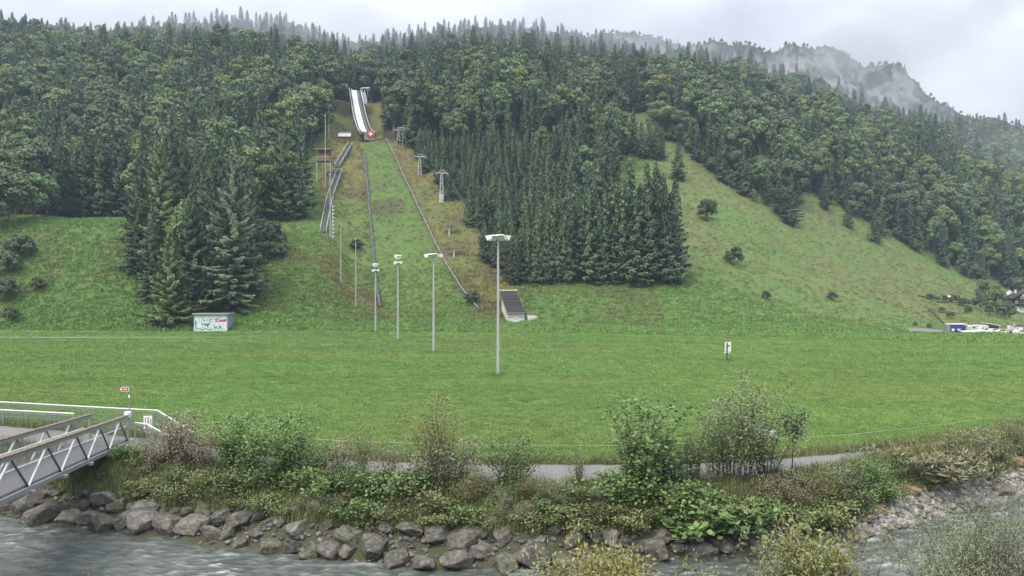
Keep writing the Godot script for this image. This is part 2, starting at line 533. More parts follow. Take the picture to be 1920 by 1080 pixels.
func ground_colour(x: float, dep: float) -> Color:
	var px := 960.0 + FOC * x / maxf(dep, 1.0)
	var a: float = n_soft.get_noise_2d(x * 2.0, dep * 2.0)
	var b: float = n_mid.get_noise_2d(x * 2.2 + 40.0, dep * 2.2)
	var f: float = n_fine.get_noise_2d(x * 2.0, dep * 2.0)
	var green := Color(0.15, 0.275, 0.064)
	var yellow := Color(0.2, 0.215, 0.065)
	var brown := Color(0.17, 0.12, 0.065)
	var c := green
	if dep < interp(BANK_TOP, x) + 0.3:
		c = Color(0.115, 0.108, 0.08).lerp(Color(0.1, 0.118, 0.055), clampf(0.5 + f * 1.5, 0.0, 1.0))
		return c
	if dep < 150.0:
		# mown field: fine streaks along the valley
		var streak: float = n_mid.get_noise_2d(x * 0.5, dep * 3.0)
		c = green.lerp(yellow, clampf(0.12 + a * 0.35 + streak * 0.35 + f * 0.25, 0.0, 0.6))
		return c * (1.0 + 0.2 * streak + 0.22 * f)
	if in_forest(px, dep) and in_forest(px, dep - 10.0):
		return Color(0.05, 0.072, 0.028).lerp(Color(0.075, 0.07, 0.04), clampf(0.3 + b, 0.0, 1.0))
	if on_landing(x, dep):
		c = Color(0.15, 0.25, 0.06)
		var worn: float = clampf((b + a * 0.6 - 0.1) * 1.8, 0.0, 0.5)
		c = c.lerp(Color(0.145, 0.15, 0.06), worn)
		if dep > 243.0 and dep < 253.0 and absf(x + 41.5) < 5.5 and f > -0.25:
			c = c.lerp(Color(0.13, 0.085, 0.06), 0.6)
		return c * (1.0 + 0.25 * f)
	if px > 600.0 and px < 960.0 and dep > 186.0:
		# rough strips beside the jump
		c = Color(0.23, 0.23, 0.07).lerp(brown, clampf(0.2 + b * 1.6 + f * 0.5, 0.0, 0.8)).lerp(green, clampf(0.15 - a * 1.2 + f * 0.5, 0.0, 0.7))
		return c
	if px >= 1240.0:
		var band: float = n_mid.get_noise_2d(x * 0.55 - dep * 0.6, dep * 3.2 + 50.0)
		var k: float = clampf((dep - 200.0) / 35.0, 0.0, 1.0) * clampf(0.75 + a * 1.0 + b * 0.6 + band * 0.8, 0.0, 1.0)
		c = green.lerp(Color(0.2, 0.25, 0.08), k)
		c = c.lerp(brown, clampf((b + f * 0.5 - 0.3) * 1.4, 0.0, 0.35) * k)
		return c * (1.0 + 0.22 * f)
	var k2: float = clampf(0.3 + a * 1.0 + b * 0.8 + f * 0.4, 0.0, 1.0) * clampf((dep - 158.0) / 20.0, 0.0, 1.0)
	c = green.lerp(Color(0.17, 0.205, 0.068), k2)
	c = c.lerp(brown, clampf((b + f * 0.6 - 0.4) * 1.5, 0.0, 0.4))
	return c * (1.0 + 0.22 * f)

func build_ground() -> void:
	var b := MB.new()
	var cols := 430
	var rings := 330
	for a in cols:
		var px := -620.0 + 3160.0 * a / (cols - 1)
		var u := (px - 960.0) / FOC
		var d0 := 36.0
		for _i in 12:
			d0 = interp(WATER_LINE, u * d0) - 1.2
		for r in rings:
			var dep := d0 * pow(690.0 / d0, float(r) / (rings - 1))
			var x := u * dep
			var e := ground(x, dep)
			b.v.append(Vector3(x, e, -dep))
			var q := 0.15 + dep * 0.004
			var ex := ground(x + q, dep) - e
			var ez := ground(x, dep + q) - e
			b.n.append(Vector3(-ex, q, ez).normalized())
			b.c.append(ground_colour(x, dep))
	for a in cols - 1:
		for r in rings - 1:
			var i := a * rings + r
			b.ix.append(i); b.ix.append(i + 1); b.ix.append(i + rings + 1)
			b.ix.append(i); b.ix.append(i + rings + 1); b.ix.append(i + rings)
	var g := setting(b, "ground", M.ground)
	g.set_meta("label", "grassy valley floor rising into the wooded mountainside")
	# the near bank, below the frame
	b = MB.new()
	for i in 41:
		for j in 12:
			var x := -60.0 + 3.0 * i
			var dep := -6.0 + 2.4 * j
			var e := 0.3 - clampf((dep - 15.0) / 6.0, 0.0, 1.0) * 3.6
			b.v.append(Vector3(x, e + n_fine.get_noise_2d(x, dep) * 0.3, -dep))
			b.n.append(Vector3.UP)
			b.c.append(Color(0.1, 0.13, 0.05))
	for i in 40:
		for j in 11:
			var k := i * 12 + j
			b.ix.append(k); b.ix.append(k + 1); b.ix.append(k + 13)
			b.ix.append(k); b.ix.append(k + 13); b.ix.append(k + 12)
	var near_bank := setting(b, "river_bank", M.ground)
	near_bank.set_meta("label", "grassy bank on the near side of the river")

func build_river() -> void:
	var b := MB.new()
	var w := FastNoiseLite.new()
	w.seed = 61
	w.frequency = 0.45
	w.fractal_octaves = 4
	w.domain_warp_enabled = true
	w.domain_warp_amplitude = 1.2
	var nx := 520
	var nd := 170
	for i in nx:
		var x := -45.0 + 90.0 * i / (nx - 1)
		for j in nd:
			var dep := 17.5 + (interp(WATER_LINE, x) + 0.7 - 17.5) * pow(float(j) / (nd - 1), 0.6)
			var h := w.get_noise_2d(x * 0.75 + dep * 0.5, dep * 1.5)
			var h2 := w.get_noise_2d(x * 1.7 + dep * 2.0 + 30.0, dep * 5.5 - x * 0.8)
			var y := WATER_Y + h * 0.16 + h2 * 0.06
			b.v.append(Vector3(x, y, -dep))
			# glacial grey-green water with foam on the crests
			var patch: float = clampf(n_mid.get_noise_2d(x * 2.2 + 400.0, dep * 4.0) * 2.2 + 0.25, 0.0, 1.0)
			var foam: float = clampf((h * 0.5 + h2 * 0.9 - 0.27) * 2.6, 0.0, 1.0) * patch
			var c := Color(0.06, 0.078, 0.072).lerp(Color(0.115, 0.128, 0.118), clampf(0.5 + h2 * 1.6, 0.0, 1.0))
			b.c.append(c.lerp(Color(0.42, 0.45, 0.45), foam))
			b.n.append(Vector3.UP)
	for i in nx:
		for j in nd:
			var k := i * nd + j
			var px := b.v[mini(i + 1, nx - 1) * nd + j] - b.v[maxi(i - 1, 0) * nd + j]
			var pz := b.v[i * nd + mini(j + 1, nd - 1)] - b.v[i * nd + maxi(j - 1, 0)]
			b.n[k] = px.cross(pz).normalized()
			if b.n[k].y < 0.0:
				b.n[k] = -b.n[k]
	for i in nx - 1:
		for j in nd - 1:
			var k := i * nd + j
			b.ix.append(k); b.ix.append(k + 1); b.ix.append(k + nd + 1)
			b.ix.append(k); b.ix.append(k + nd + 1); b.ix.append(k + nd)
	var o := setting(b, "river", M.water)
	o.set_meta("label", "fast grey-green mountain river with small white crests")

func ribbon(far: Array, near_off: float, x0: float, x1: float, steps: int, lift: float) -> MB:
	var b := MB.new()
	for i in steps + 1:
		var x := lerpf(x0, x1, float(i) / steps)
		var d1 := interp(far, x)
		var d0 := d1 - near_off + n_fine.get_noise_2d(x * 1.3, 5.0) * 0.35
		d1 += n_fine.get_noise_2d(x * 1.7, 55.0) * 0.3
		for j in 5:
			var dep := lerpf(d0, d1, j / 4.0)
			b.v.append(Vector3(x, ground(x, dep) + lift, -dep))
			b.n.append(Vector3.UP)
			b.c.append(Color(1, 1, 1))
	for i in steps:
		for j in 4:
			var k := i * 5 + j
			b.ix.append(k); b.ix.append(k + 1); b.ix.append(k + 6)
			b.ix.append(k); b.ix.append(k + 6); b.ix.append(k + 5)
	return b

func build_road() -> void:
	var o := setting(ribbon(ROAD_FAR, 4.3, -55.0, 58.0, 260, 0.035), "road", M.gravel)
	o.set_meta("label", "pale gravel riverside road")
	# the far farm track on the left, and the one that leads to the parked trailers
	var b := MB.new()
	for i in 60:
		var x := lerpf(-150.0, -52.0, i / 59.0)
		for j in 2:
			var dep := 138.6 - 0.02 * (x + 100.0) + j * 2.4 * clampf((-52.0 - x) / 30.0, 0.05, 1.0)
			b.v.append(Vector3(x, ground(x, dep) + 0.05, -dep))
			b.n.append(Vector3.UP)
			b.c.append(Color(1, 1, 1))
	for i in 59:
		b.ix.append_array([i * 2, i * 2 + 1, i * 2 + 3, i * 2, i * 2 + 3, i * 2 + 2])
	o = setting(b, "farm_track", M.gravel)
	o.set_meta("label", "gravel track along the foot of the knoll")
	b = MB.new()
	for i in 40:
		var x := lerpf(107.0, 190.0, i / 39.0)
		for j in 2:
			var dep := 207.0 + j * 4.5
			b.v.append(Vector3(x, ground(x, dep) + 0.08, -dep))
			b.n.append(Vector3.UP)
			b.c.append(Color(1, 1, 1))
	for i in 39:
		b.ix.append_array([i * 2, i * 2 + 1, i * 2 + 3, i * 2, i * 2 + 3, i * 2 + 2])
	o = setting(b, "access_road", M.gravel)
	o.set_meta("label", "gravel yard road beside the parked trailers")

# ------------------------------------------------------------------ plants
func jit(c: Color, k: float) -> Color:
	var a := 1.0 + rng.randf_range(-k, k)
	var w := rng.randf_range(-k, k) * 0.35
	return Color(c.r * a * (1.0 + w), c.g * a, c.b * a * (1.0 - w))

func rnd_dir() -> Vector3:
	var y := rng.randf_range(-1.0, 1.0)
	var a := rng.randf() * TAU
	var s := sqrt(1.0 - y * y)
	return Vector3(cos(a) * s, y, sin(a) * s)

func spruce_meshes(h: float, rad: float, bare: float, step: float, size: float, base: Color, droop := 0.35, ragged := 0.3, full := 6.6) -> Array:
	var t := MB.new()
	var lean := Vector3(rng.randf_range(-0.01, 0.01), 0, rng.randf_range(-0.01, 0.01)) * h
	t.tube(PackedVector3Array([Vector3(0, -0.6, 0), Vector3(0, h * 0.05, 0), lean * 0.4 + Vector3.UP * h * 0.45, lean + Vector3.UP * h * 0.98]), PackedFloat32Array([h * 0.016, h * 0.0125, h * 0.008, 0.02]), 7)
	var b := MB.new()
	var y := h * bare
	var sector := []
	for i in 9:
		sector.append(rng.randf_range(1.0 - ragged, 1.0 + ragged * 0.6))
	while y < h * 0.995:
		var k := y / h
		var reach := rad * pow(1.0 - k, 0.88) * clampf(0.55 + (k - bare) * 5.0, 0.55, 1.0) + 0.22
		var nb := int(lerpf(full, 4.0, k)) + (1 if rng.randf() < 0.5 else 0)
		var a0 := rng.randf() * TAU
		for j in nb:
			var az := a0 + TAU * (j + rng.randf_range(-0.3, 0.3)) / nb
			var sec: float = sector[int(fposmod(az + k * 5.0, TAU) / TAU * 9.0) % 9]
			var ln := reach * rng.randf_range(0.62, 1.12) * sec
			var out := Vector3(cos(az), 0, sin(az))
			var lat := Vector3(-sin(az), 0, cos(az))
			var tilt := lerpf(-droop, 0.55, clampf(k * 1.05, 0.0, 1.0)) + rng.randf_range(-0.12, 0.12)
			var c0 := jit(base, 0.28)
			var n := int(maxf(3.0, ln / (step * 0.36)))
			var root := lean * k + Vector3.UP * (y + rng.randf_range(-0.2, 0.2) * step)
			for i in n:
				var s := (0.2 + 0.8 * (i + rng.randf()) / n)
				var p := root + out * (ln * s) + Vector3.UP * (ln * (tilt * s + 0.2 * s * s * s))
				for q in 2:
					var side := 1.0 if q == 0 else -1.0
					var d := (out * rng.randf_range(0.35, 0.8) + lat * side * rng.randf_range(0.5, 1.0) + Vector3.DOWN * rng.randf_range(0.0, 0.5)).normalized()
					var z := size * rng.randf_range(0.75, 1.2) * (0.7 + 0.5 * (1.0 - k)) * (1.25 - 0.6 * s) * lerpf(1.0, 0.45, k * k * k)
					var w := d.cross(Vector3.UP * 0.75 + out * 0.8 + rnd_dir() * 0.35).normalized() * z * 0.3
					b.leaf(p, d * z, w, jit(c0, 0.12))
				if rng.randf() < 0.45:
					var d2 := (Vector3.DOWN + out * 0.35 + lat * rng.randf_range(-0.4, 0.4)).normalized()
					b.leaf(p, d2 * size * 0.95, lat.rotated(Vector3.UP, rng.randf_range(-0.5, 0.5)) * size * 0.28, jit(c0, 0.15))
			b.leaf(root + out * ln * 0.8 + Vector3.UP * (ln * (tilt * 0.8 + 0.1)), (out + Vector3.UP * (tilt * 0.6 + 0.1)).normalized() * size * lerpf(1.2, 0.5, k * k), lat * size * lerpf(0.3, 0.15, k), jit(c0, 0.12))
		y += step * lerpf(1.3, 0.62, k) * rng.randf_range(0.75, 1.25)
	for i in 5:
		b.leaf(lean + Vector3.UP * (h * 0.965 + i * 0.06), (Vector3.UP + rnd_dir() * 0.25).normalized() * size * 1.0, rnd_dir() * size * 0.14, jit(base, 0.2))
	return [t, b]

func broadleaf_meshes(h: float, rad: float, bare: float, lobes: int, per: int, size: float, base: Color) -> Array:
	var t := MB.new()
	var b := MB.new()
	var cy := h * (bare + 1.0) * 0.5
	var hy := h * (1.0 - bare) * 0.5
	t.tube(PackedVector3Array([Vector3(0, -0.6, 0), Vector3(0.05, h * 0.1, 0), Vector3(rng.randf_range(-0.3, 0.3), h * 0.4, rng.randf_range(-0.3, 0.3)), Vector3(0, h * 0.75, 0)]), PackedFloat32Array([h * 0.02, h * 0.0155, h * 0.011, 0.05]), 7)
	for i in lobes:
		var d := rnd_dir()
		if d.y < -0.45:
			d.y = -d.y
		var k := rng.randf_range(0.55, 0.88)
		var egg := 1.0 - 0.3 * maxf(d.y, 0.0)
		var c := Vector3(d.x * rad * k * egg, cy + d.y * hy * k, d.z * rad * k * egg)
		var r := rad * rng.randf_range(0.26, 0.4)
		if i % 2 == 0:
			var st := Vector3(0, h * rng.randf_range(0.25, 0.55), 0)
			t.tube(PackedVector3Array([st, st.lerp(c, 0.5) + Vector3.UP * 0.4, c]), PackedFloat32Array([h * 0.007, h * 0.0045, 0.03]), 5)
		var c0 := jit(base, 0.24)
		for j in per:
			var q := rnd_dir()
			if q.y < 0.0 and rng.randf() < 0.55:
				q.y = -q.y
			var p := c + Vector3(q.x, q.y * 0.8, q.z) * r * rng.randf_range(0.8, 1.08)
			var nrm := (q + rnd_dir() * 0.8 + Vector3.UP * 0.3).normalized()
			var e := nrm.cross(rnd_dir()).normalized()
			var z := size * rng.randf_range(0.65, 1.3)
			b.leaf(p - e * z * 0.5, e * z, nrm.cross(e) * z * 0.42, jit(c0, 0.16))
	return [t, b]

func shrub_meshes(h: float, spread: float, stems: int, leaves: int, lw: float, ll: float, base: Color, low := 0.1, upright := 0.6) -> Array:
	# many thin stems from one root, leaves along their upper parts
	var t := MB.new()
	var b := MB.new()
	for i in stems:
		var az := rng.randf() * TAU
		var out := Vector3(cos(az), 0, sin(az))
		var ln := h * rng.randf_range(0.5, 1.03)
		var sp := spread * rng.randf_range(0.1, 1.0) * (1.0 if rng.randf() < 0.75 else 0.4)
		var p0 := out * rng.randf() * spread * 0.22 + Vector3.DOWN * 0.25
		var pts := PackedVector3Array()
		var rr := PackedFloat32Array()
		for k in 5:
			var s := k / 4.0
			pts.append(p0 + Vector3.UP * ln * s * lerpf(1.0, 1.0 - 0.25 * s, 1.0 - upright) + out * sp * (s * (1.0 - upright) + s * s * upright) + rnd_dir() * 0.05 * h * s * 0.6)
			rr.append(lerpf(0.005 * h + 0.003, 0.0025, s))
		t.tube(pts, rr, 4)
		var c0 := jit(base, 0.22)
		var per := leaves / stems
		for j in per:
			var s := low + (1.0 - low) * pow(rng.randf(), 0.8)
			var f := s * 4.0
			var k0 := mini(int(f), 3)
			var p := pts[k0].lerp(pts[k0 + 1], f - k0)
			var tw := rnd_dir()
			tw.y = absf(tw.y) * 0.8 - 0.1
			var off := tw * rng.randf() * (0.16 + 0.2 * spread * (1.15 - s) + 0.08 * h)
			p += off
			var d := (tw * 0.8 + rnd_dir() * 0.7 + Vector3.UP * 0.15).normalized()
			var z := rng.randf_range(0.7, 1.35)
			var w := d.cross((Vector3.UP + rnd_dir() * 0.8).normalized()).normalized()
			b.leaf(p, d * ll * z, w * lw * z * 0.5, jit(c0, 0.2))
		if i % 2 == 0:
			for j in 6:
				var s := rng.randf_range(0.3, 0.9) * 4.0
				var k0 := mini(int(s), 3)
				var p := pts[k0].lerp(pts[k0 + 1], s - k0)
				var d := (rnd_dir() + Vector3.UP * 0.7).normalized() * (0.12 + 0.1 * h)
				t.tube(PackedVector3Array([p, p + d]), PackedFloat32Array([0.005, 0.002]), 3)
	return [t, b]

func plant(called: String, meshes: Array, at: Vector3, scale: float, turn: float, names: Array, label: String, category: String, group := "", wide := 1.0) -> Node3D:
	# meshes: [stem mesh, foliage mesh], ready ArrayMeshes
	var o := thing(called, at, label, category, group, turn)
	for i in 2:
		part_mesh(meshes[i], names[i], o)
	o.scale = Vector3(scale * wide, scale, scale * wide)
	return o

func ready_pair(pair: Array, bark: Material, leaf: Material) -> Array:
	return [pair[0].mesh(bark), pair[1].mesh(leaf)]

func tinted(pair: Array, bark: Material) -> Array:
	# the same tree in each of the leaf tints
	var t: ArrayMesh = pair[0].mesh(bark)
	var out := []
	for m in M.tints:
		out.append([t, pair[1].mesh(m)])
	return out

const SPRUCE := Color(0.145, 0.2, 0.112)
const BEECH := Color(0.165, 0.235, 0.105)
const CROWN := ["trunk", "crown"]
var spruces := []
var youngs := []
var broads := []
var heroes := []

func make_trees() -> void:
	if spruces.size() > 0:
		return
	for a in [[29.0, 5.4, 0.06, 1.05, 1.25, 0.35], [31.0, 4.9, 0.18, 1.1, 1.25, 0.45], [26.0, 5.7, 0.03, 1.05, 1.3, 0.3], [30.0, 4.4, 0.3, 1.1, 1.2, 0.5], [27.0, 5.0, 0.08, 1.0, 1.2, 0.25]]:
		spruces.append(spruce_meshes(a[0], a[1], a[2], a[3], a[4], SPRUCE, a[5]))
	for a in [[11.0, 2.5, 0.02, 0.55, 0.75], [12.0, 2.2, 0.03, 0.55, 0.7], [9.5, 2.6, 0.02, 0.5, 0.7]]:
		youngs.append(spruce_meshes(a[0], a[1], a[2], a[3], a[4], SPRUCE * 1.08, 0.1, 0.2))
	for a in [[20.0, 5.4, 0.15, 34, 190, 0.72], [22.0, 4.9, 0.25, 32, 190, 0.72], [18.0, 5.8, 0.12, 36, 180, 0.72], [21.0, 4.5, 0.3, 28, 190, 0.68], [19.0, 5.0, 0.1, 34, 190, 0.7]]:
		broads.append(broadleaf_meshes(a[0], a[1], a[2], a[3], a[4], a[5], BEECH))
	heroes.append(spruce_meshes(40.0, 8.6, 0.05, 0.85, 1.0, SPRUCE * 1.35, 0.5, 0.4, 9.0))
	heroes.append(spruce_meshes(40.0, 6.4, 0.2, 0.85, 1.0, SPRUCE, 0.45, 0.4, 8.0))
	heroes.append(spruce_meshes(21.0, 6.6, 0.02, 0.6, 0.75, Color(0.2, 0.275, 0.1), 0.25, 0.25, 9.0))
	heroes.append(spruce_meshes(36.0, 7.4, 0.02, 0.8, 1.0, SPRUCE, 0.4, 0.3, 8.5))

func region_of(px: float) -> String:
	return "left" if px < 640.0 else ("centre" if px < 1235.0 else "right")

func wood_place(px: float) -> String:
	for a in [[120.0, "above the round trees at the left edge"], [260.0, "behind the left half of the knoll"], [480.0, "behind the tall spruces on the knoll"], [640.0, "left of the judges' tower"], [760.0, "in the wood right of the inrun"], [940.0, "in the wood beside the lift masts"], [1100.0, "in the wood behind the white hut"], [1235.0, "in the wood at the right meadow's left edge"], [1420.0, "in the wood above the meadow's round bushes"], [1640.0, "in the wood above the meadow's tree tongue"]]:
		if px < a[0]:
			return a[1]
	return "in the wood above the garden and the chalet"

func build_forest() -> void:
	make_trees()
	var all := {"spruce_tree": [], "broadleaf_tree": [], "young_spruce": []}
	var cell := 7.0
	for gi in range(-70, 71):
		for gj in range(26, 86):
			var x := (gi + rng.randf_range(-0.42, 0.42)) * cell
			var dep := (gj + rng.randf_range(-0.42, 0.42)) * cell
			var roll := rng.randf()
			var size := rng.randf()
			var px := 960.0 + FOC * x / dep
			if px < -170.0 or px > 2090.0 or not in_forest(px, dep) or dep > 578.0:
				continue
			var reg := region_of(px)
			var clump: float = n_soft.get_noise_2d(x * 2.6, dep * 2.6 + 200.0)
			var p_spruce := 0.5
			if reg == "left":
				p_spruce = 0.5 + clump * 1.5
			elif reg == "centre":
				p_spruce = 0.74 + clump * 1.2
				if dep > 300.0 and px < 1000.0 and dep < 345.0:
					p_spruce = 0.35
			else:
				var e0 := interp(EDGE_RIGHT, px)
				p_spruce = 0.3 + clump * 1.4
				if dep < e0 + 22.0:
					p_spruce = 0.75
				if dep > 470.0:
					p_spruce = 0.8
			if dep > 500.0:
				p_spruce = 0.82
			var kind := "spruce_tree" if roll < p_spruce else "broadleaf_tree"
			var s := lerpf(0.66, 1.16, size)
			if kind == "broadleaf_tree":
				s = lerpf(0.9, 1.5, size)
			if reg == "centre" and px < 1060.0 and dep < 292.0:
				kind = "young_spruce"
				s = lerpf(0.85, 1.35, size) * lerpf(0.8, 1.45, clampf((px - 900.0) / 160.0, 0.0, 1.0))
			elif reg == "centre" and dep < 300.0:
				kind = "spruce_tree" if roll < 0.92 else "broadleaf_tree"
				s = lerpf(0.8, 1.12, size) * lerpf(0.78, 1.08, clampf((px - 1060.0) / 130.0, 0.0, 1.0))
			if reg == "right" and dep < interp(EDGE_RIGHT, px) + 12.0:
				s *= 0.78
			var pick := 0 if clump < 0.0 else 1
			var tint := rng.randi() % 4
			if kind == "broadleaf_tree":
				var y := rng.randf()
				tint = 4 if y < 0.09 else (2 if y < 0.34 else (0 if y < 0.6 else (3 if y < 0.82 else 1)))
			elif rng.randf() < 0.3:
				tint = 5
			var form := (rng.randi() + pick) % 5
			if not in_forest(px, dep - 13.0):
				form = [0, 2, 4][form % 3] if kind == "spruce_tree" else [2, 4][form % 2]
			all[kind].append([dep, px, x, s, rng.randf() * TAU, form, tint])
			if kind != "young_spruce" and reg == "right" and not in_forest(px, dep - 9.0):
				for extra in 2:
					var x3 := x + rng.randf_range(-4.0, 4.0)
					var d3 := dep - rng.randf_range(0.0, 4.0)
					all["broadleaf_tree"].append([d3, 960.0 + FOC * x3 / d3, x3, rng.randf_range(0.25, 0.5), rng.randf() * TAU, [2, 4][extra], [0, 1, 3][rng.randi() % 3]])
			if kind == "young_spruce":
				for extra in 2:
					var x2 := x + rng.randf_range(1.5, 2.8) * (1.0 if extra == 0 else -1.0)
					var d2 := dep + rng.randf_range(-2.6, 2.6)
					if in_forest(960.0 + FOC * x2 / d2, d2):
						all[kind].append([d2, 960.0 + FOC * x2 / d2, x2, s * rng.randf_range(0.75, 1.1), rng.randf() * TAU, rng.randi() % 5, rng.randi() % 4])
	# a closed front row along the lower edge of the middle wood
	for i in 30:
		var px := 948.0 + i * 11.0
		var dep := rng.randf_range(207.0, 213.0)
		var s := lerpf(0.5, 1.12, clampf((px - 950.0) / 210.0, 0.0, 1.0)) * rng.randf_range(0.88, 1.08)
		all["spruce_tree"].append([dep, px, (px - 960.0) / FOC * dep, s, rng.randf() * TAU, [0, 2, 4][i % 3], rng.randi() % 4])
	# dark spruces along the left wood edge behind the knoll
	for i in 24:
		var px := 100.0 + i * 18.0 + rng.randf_range(-6.0, 6.0)
		var dep := interp(EDGE_LEFT, px) + rng.randf_range(1.0, 7.0)
		all["spruce_tree"].append([dep, px, (px - 960.0) / FOC * dep, rng.randf_range(0.85, 1.22), rng.randf() * TAU, [0, 2, 4][i % 3], rng.randi() % 4])
	var words := {
		"spruce_tree": {"left": "dark spruce in the mixed wood left of the ski jump", "centre": "dark spruce in the wood between the ski jump and the meadow", "right": "dark spruce in the broadleaf wood above the right meadow"},
		"broadleaf_tree": {"left": "round green broadleaf tree in the wood left of the ski jump", "centre": "green broadleaf tree in the spruce wood right of the ski jump", "right": "round green broadleaf tree in the wood above the right meadow"},
		"young_spruce": {"left": "", "centre": "young spruce in the dense plantation beside the lift line", "right": ""}}
	var amber := {"left": "yellowing broadleaf tree in the wood left of the ski jump", "centre": "yellowing broadleaf tree in the spruce wood right of the ski jump", "right": "yellowing broadleaf tree in the wood above the right meadow"}
	var pools := {"spruce_tree": spruces, "broadleaf_tree": broads, "young_spruce": youngs}
	for kind in all:
		var list: Array = all[kind]
		list.sort_custom(func(p, q): return p[0] < q[0])
		var pool: Array = pools[kind]
		var bark: Material = M.pale_bark if kind == "broadleaf_tree" else M.bark
		var ready := []
		for pair in pool:
			ready.append(tinted(pair, bark))
		var rest := []
		var made := 0
		for t in list:
			var vi: int = t[5] % pool.size()
			var e := ground(t[2], t[0])
			if made < 300 and t[1] > -40.0 and t[1] < 1960.0:
				made += 1
				var reg := region_of(t[1])
				var label: String = amber[reg] if t[6] == 4 else words[kind][reg]
				var shade: String = ["dark green", "deep green", "olive-green", "fresh green", "", "blue-green"][t[6]]
				var tall: String = "tall" if t[3] > (1.1 if kind == "broadleaf_tree" else 0.88) else "short"
				label = label.replace("dark spruce", "%s %s spruce" % [tall, shade]).replace("young spruce", "%s %s young spruce" % [tall, shade]).replace("round green", "%s round %s" % [tall, shade])
				if label.begins_with("green "):
					label = "%s %s" % [tall, shade + label.substr(5)]
				label = label.substr(0, label.find(" in the ")) + " " + wood_place(t[1])
				if not in_forest(t[1], t[0] - 14.0):
					label = "front-row " + label
				plant(kind, ready[vi][t[6]], Vector3(t[2], e - 0.15, -t[0]), t[3], t[4], CROWN, label, "tree", label.replace("tree ", "trees ").replace("spruce ", "spruces "))
			else:
				rest.append(t)
		if rest.is_empty():
			continue
		var holder := Node3D.new()
		holder.name = {"spruce_tree": "far_spruce_forest", "broadleaf_tree": "far_broadleaf_forest", "young_spruce": "far_spruce_plantation"}[kind]
		add_child(holder)
		tag(holder, {"spruce_tree": "mass of dark spruces higher up the mountainside", "broadleaf_tree": "mass of broadleaf trees higher up the mountainside", "young_spruce": "mass of young spruces farther up beside the lift line"}[kind], "forest", "", "stuff")
		for vi in pool.size():
			var mine := rest.filter(func(t): return t[5] % pool.size() == vi)
			if mine.is_empty():
				continue
			for pi in 2:
				var mm := MultiMesh.new()
				mm.transform_format = MultiMesh.TRANSFORM_3D
				mm.use_colors = true
				mm.mesh = ready[vi][0][pi]
				mm.instance_count = mine.size()
				for i in mine.size():
					var t: Array = mine[i]
					mm.set_instance_transform(i, Transform3D(Basis(Vector3.UP, t[4]).scaled(Vector3.ONE * t[3]), Vector3(t[2], ground(t[2], t[0]) - 0.15, -t[0])))
					var ac: Color = M.tints[t[6]].albedo_color.srgb_to_linear()
					mm.set_instance_color(i, Color(ac.r / 0.68, ac.g / 0.68, ac.b / 0.68))
				var mi := MultiMeshInstance3D.new()
				mi.name = ["trunks", "crowns"][pi]
				mi.multimesh = mm
				holder.add_child(mi, true)

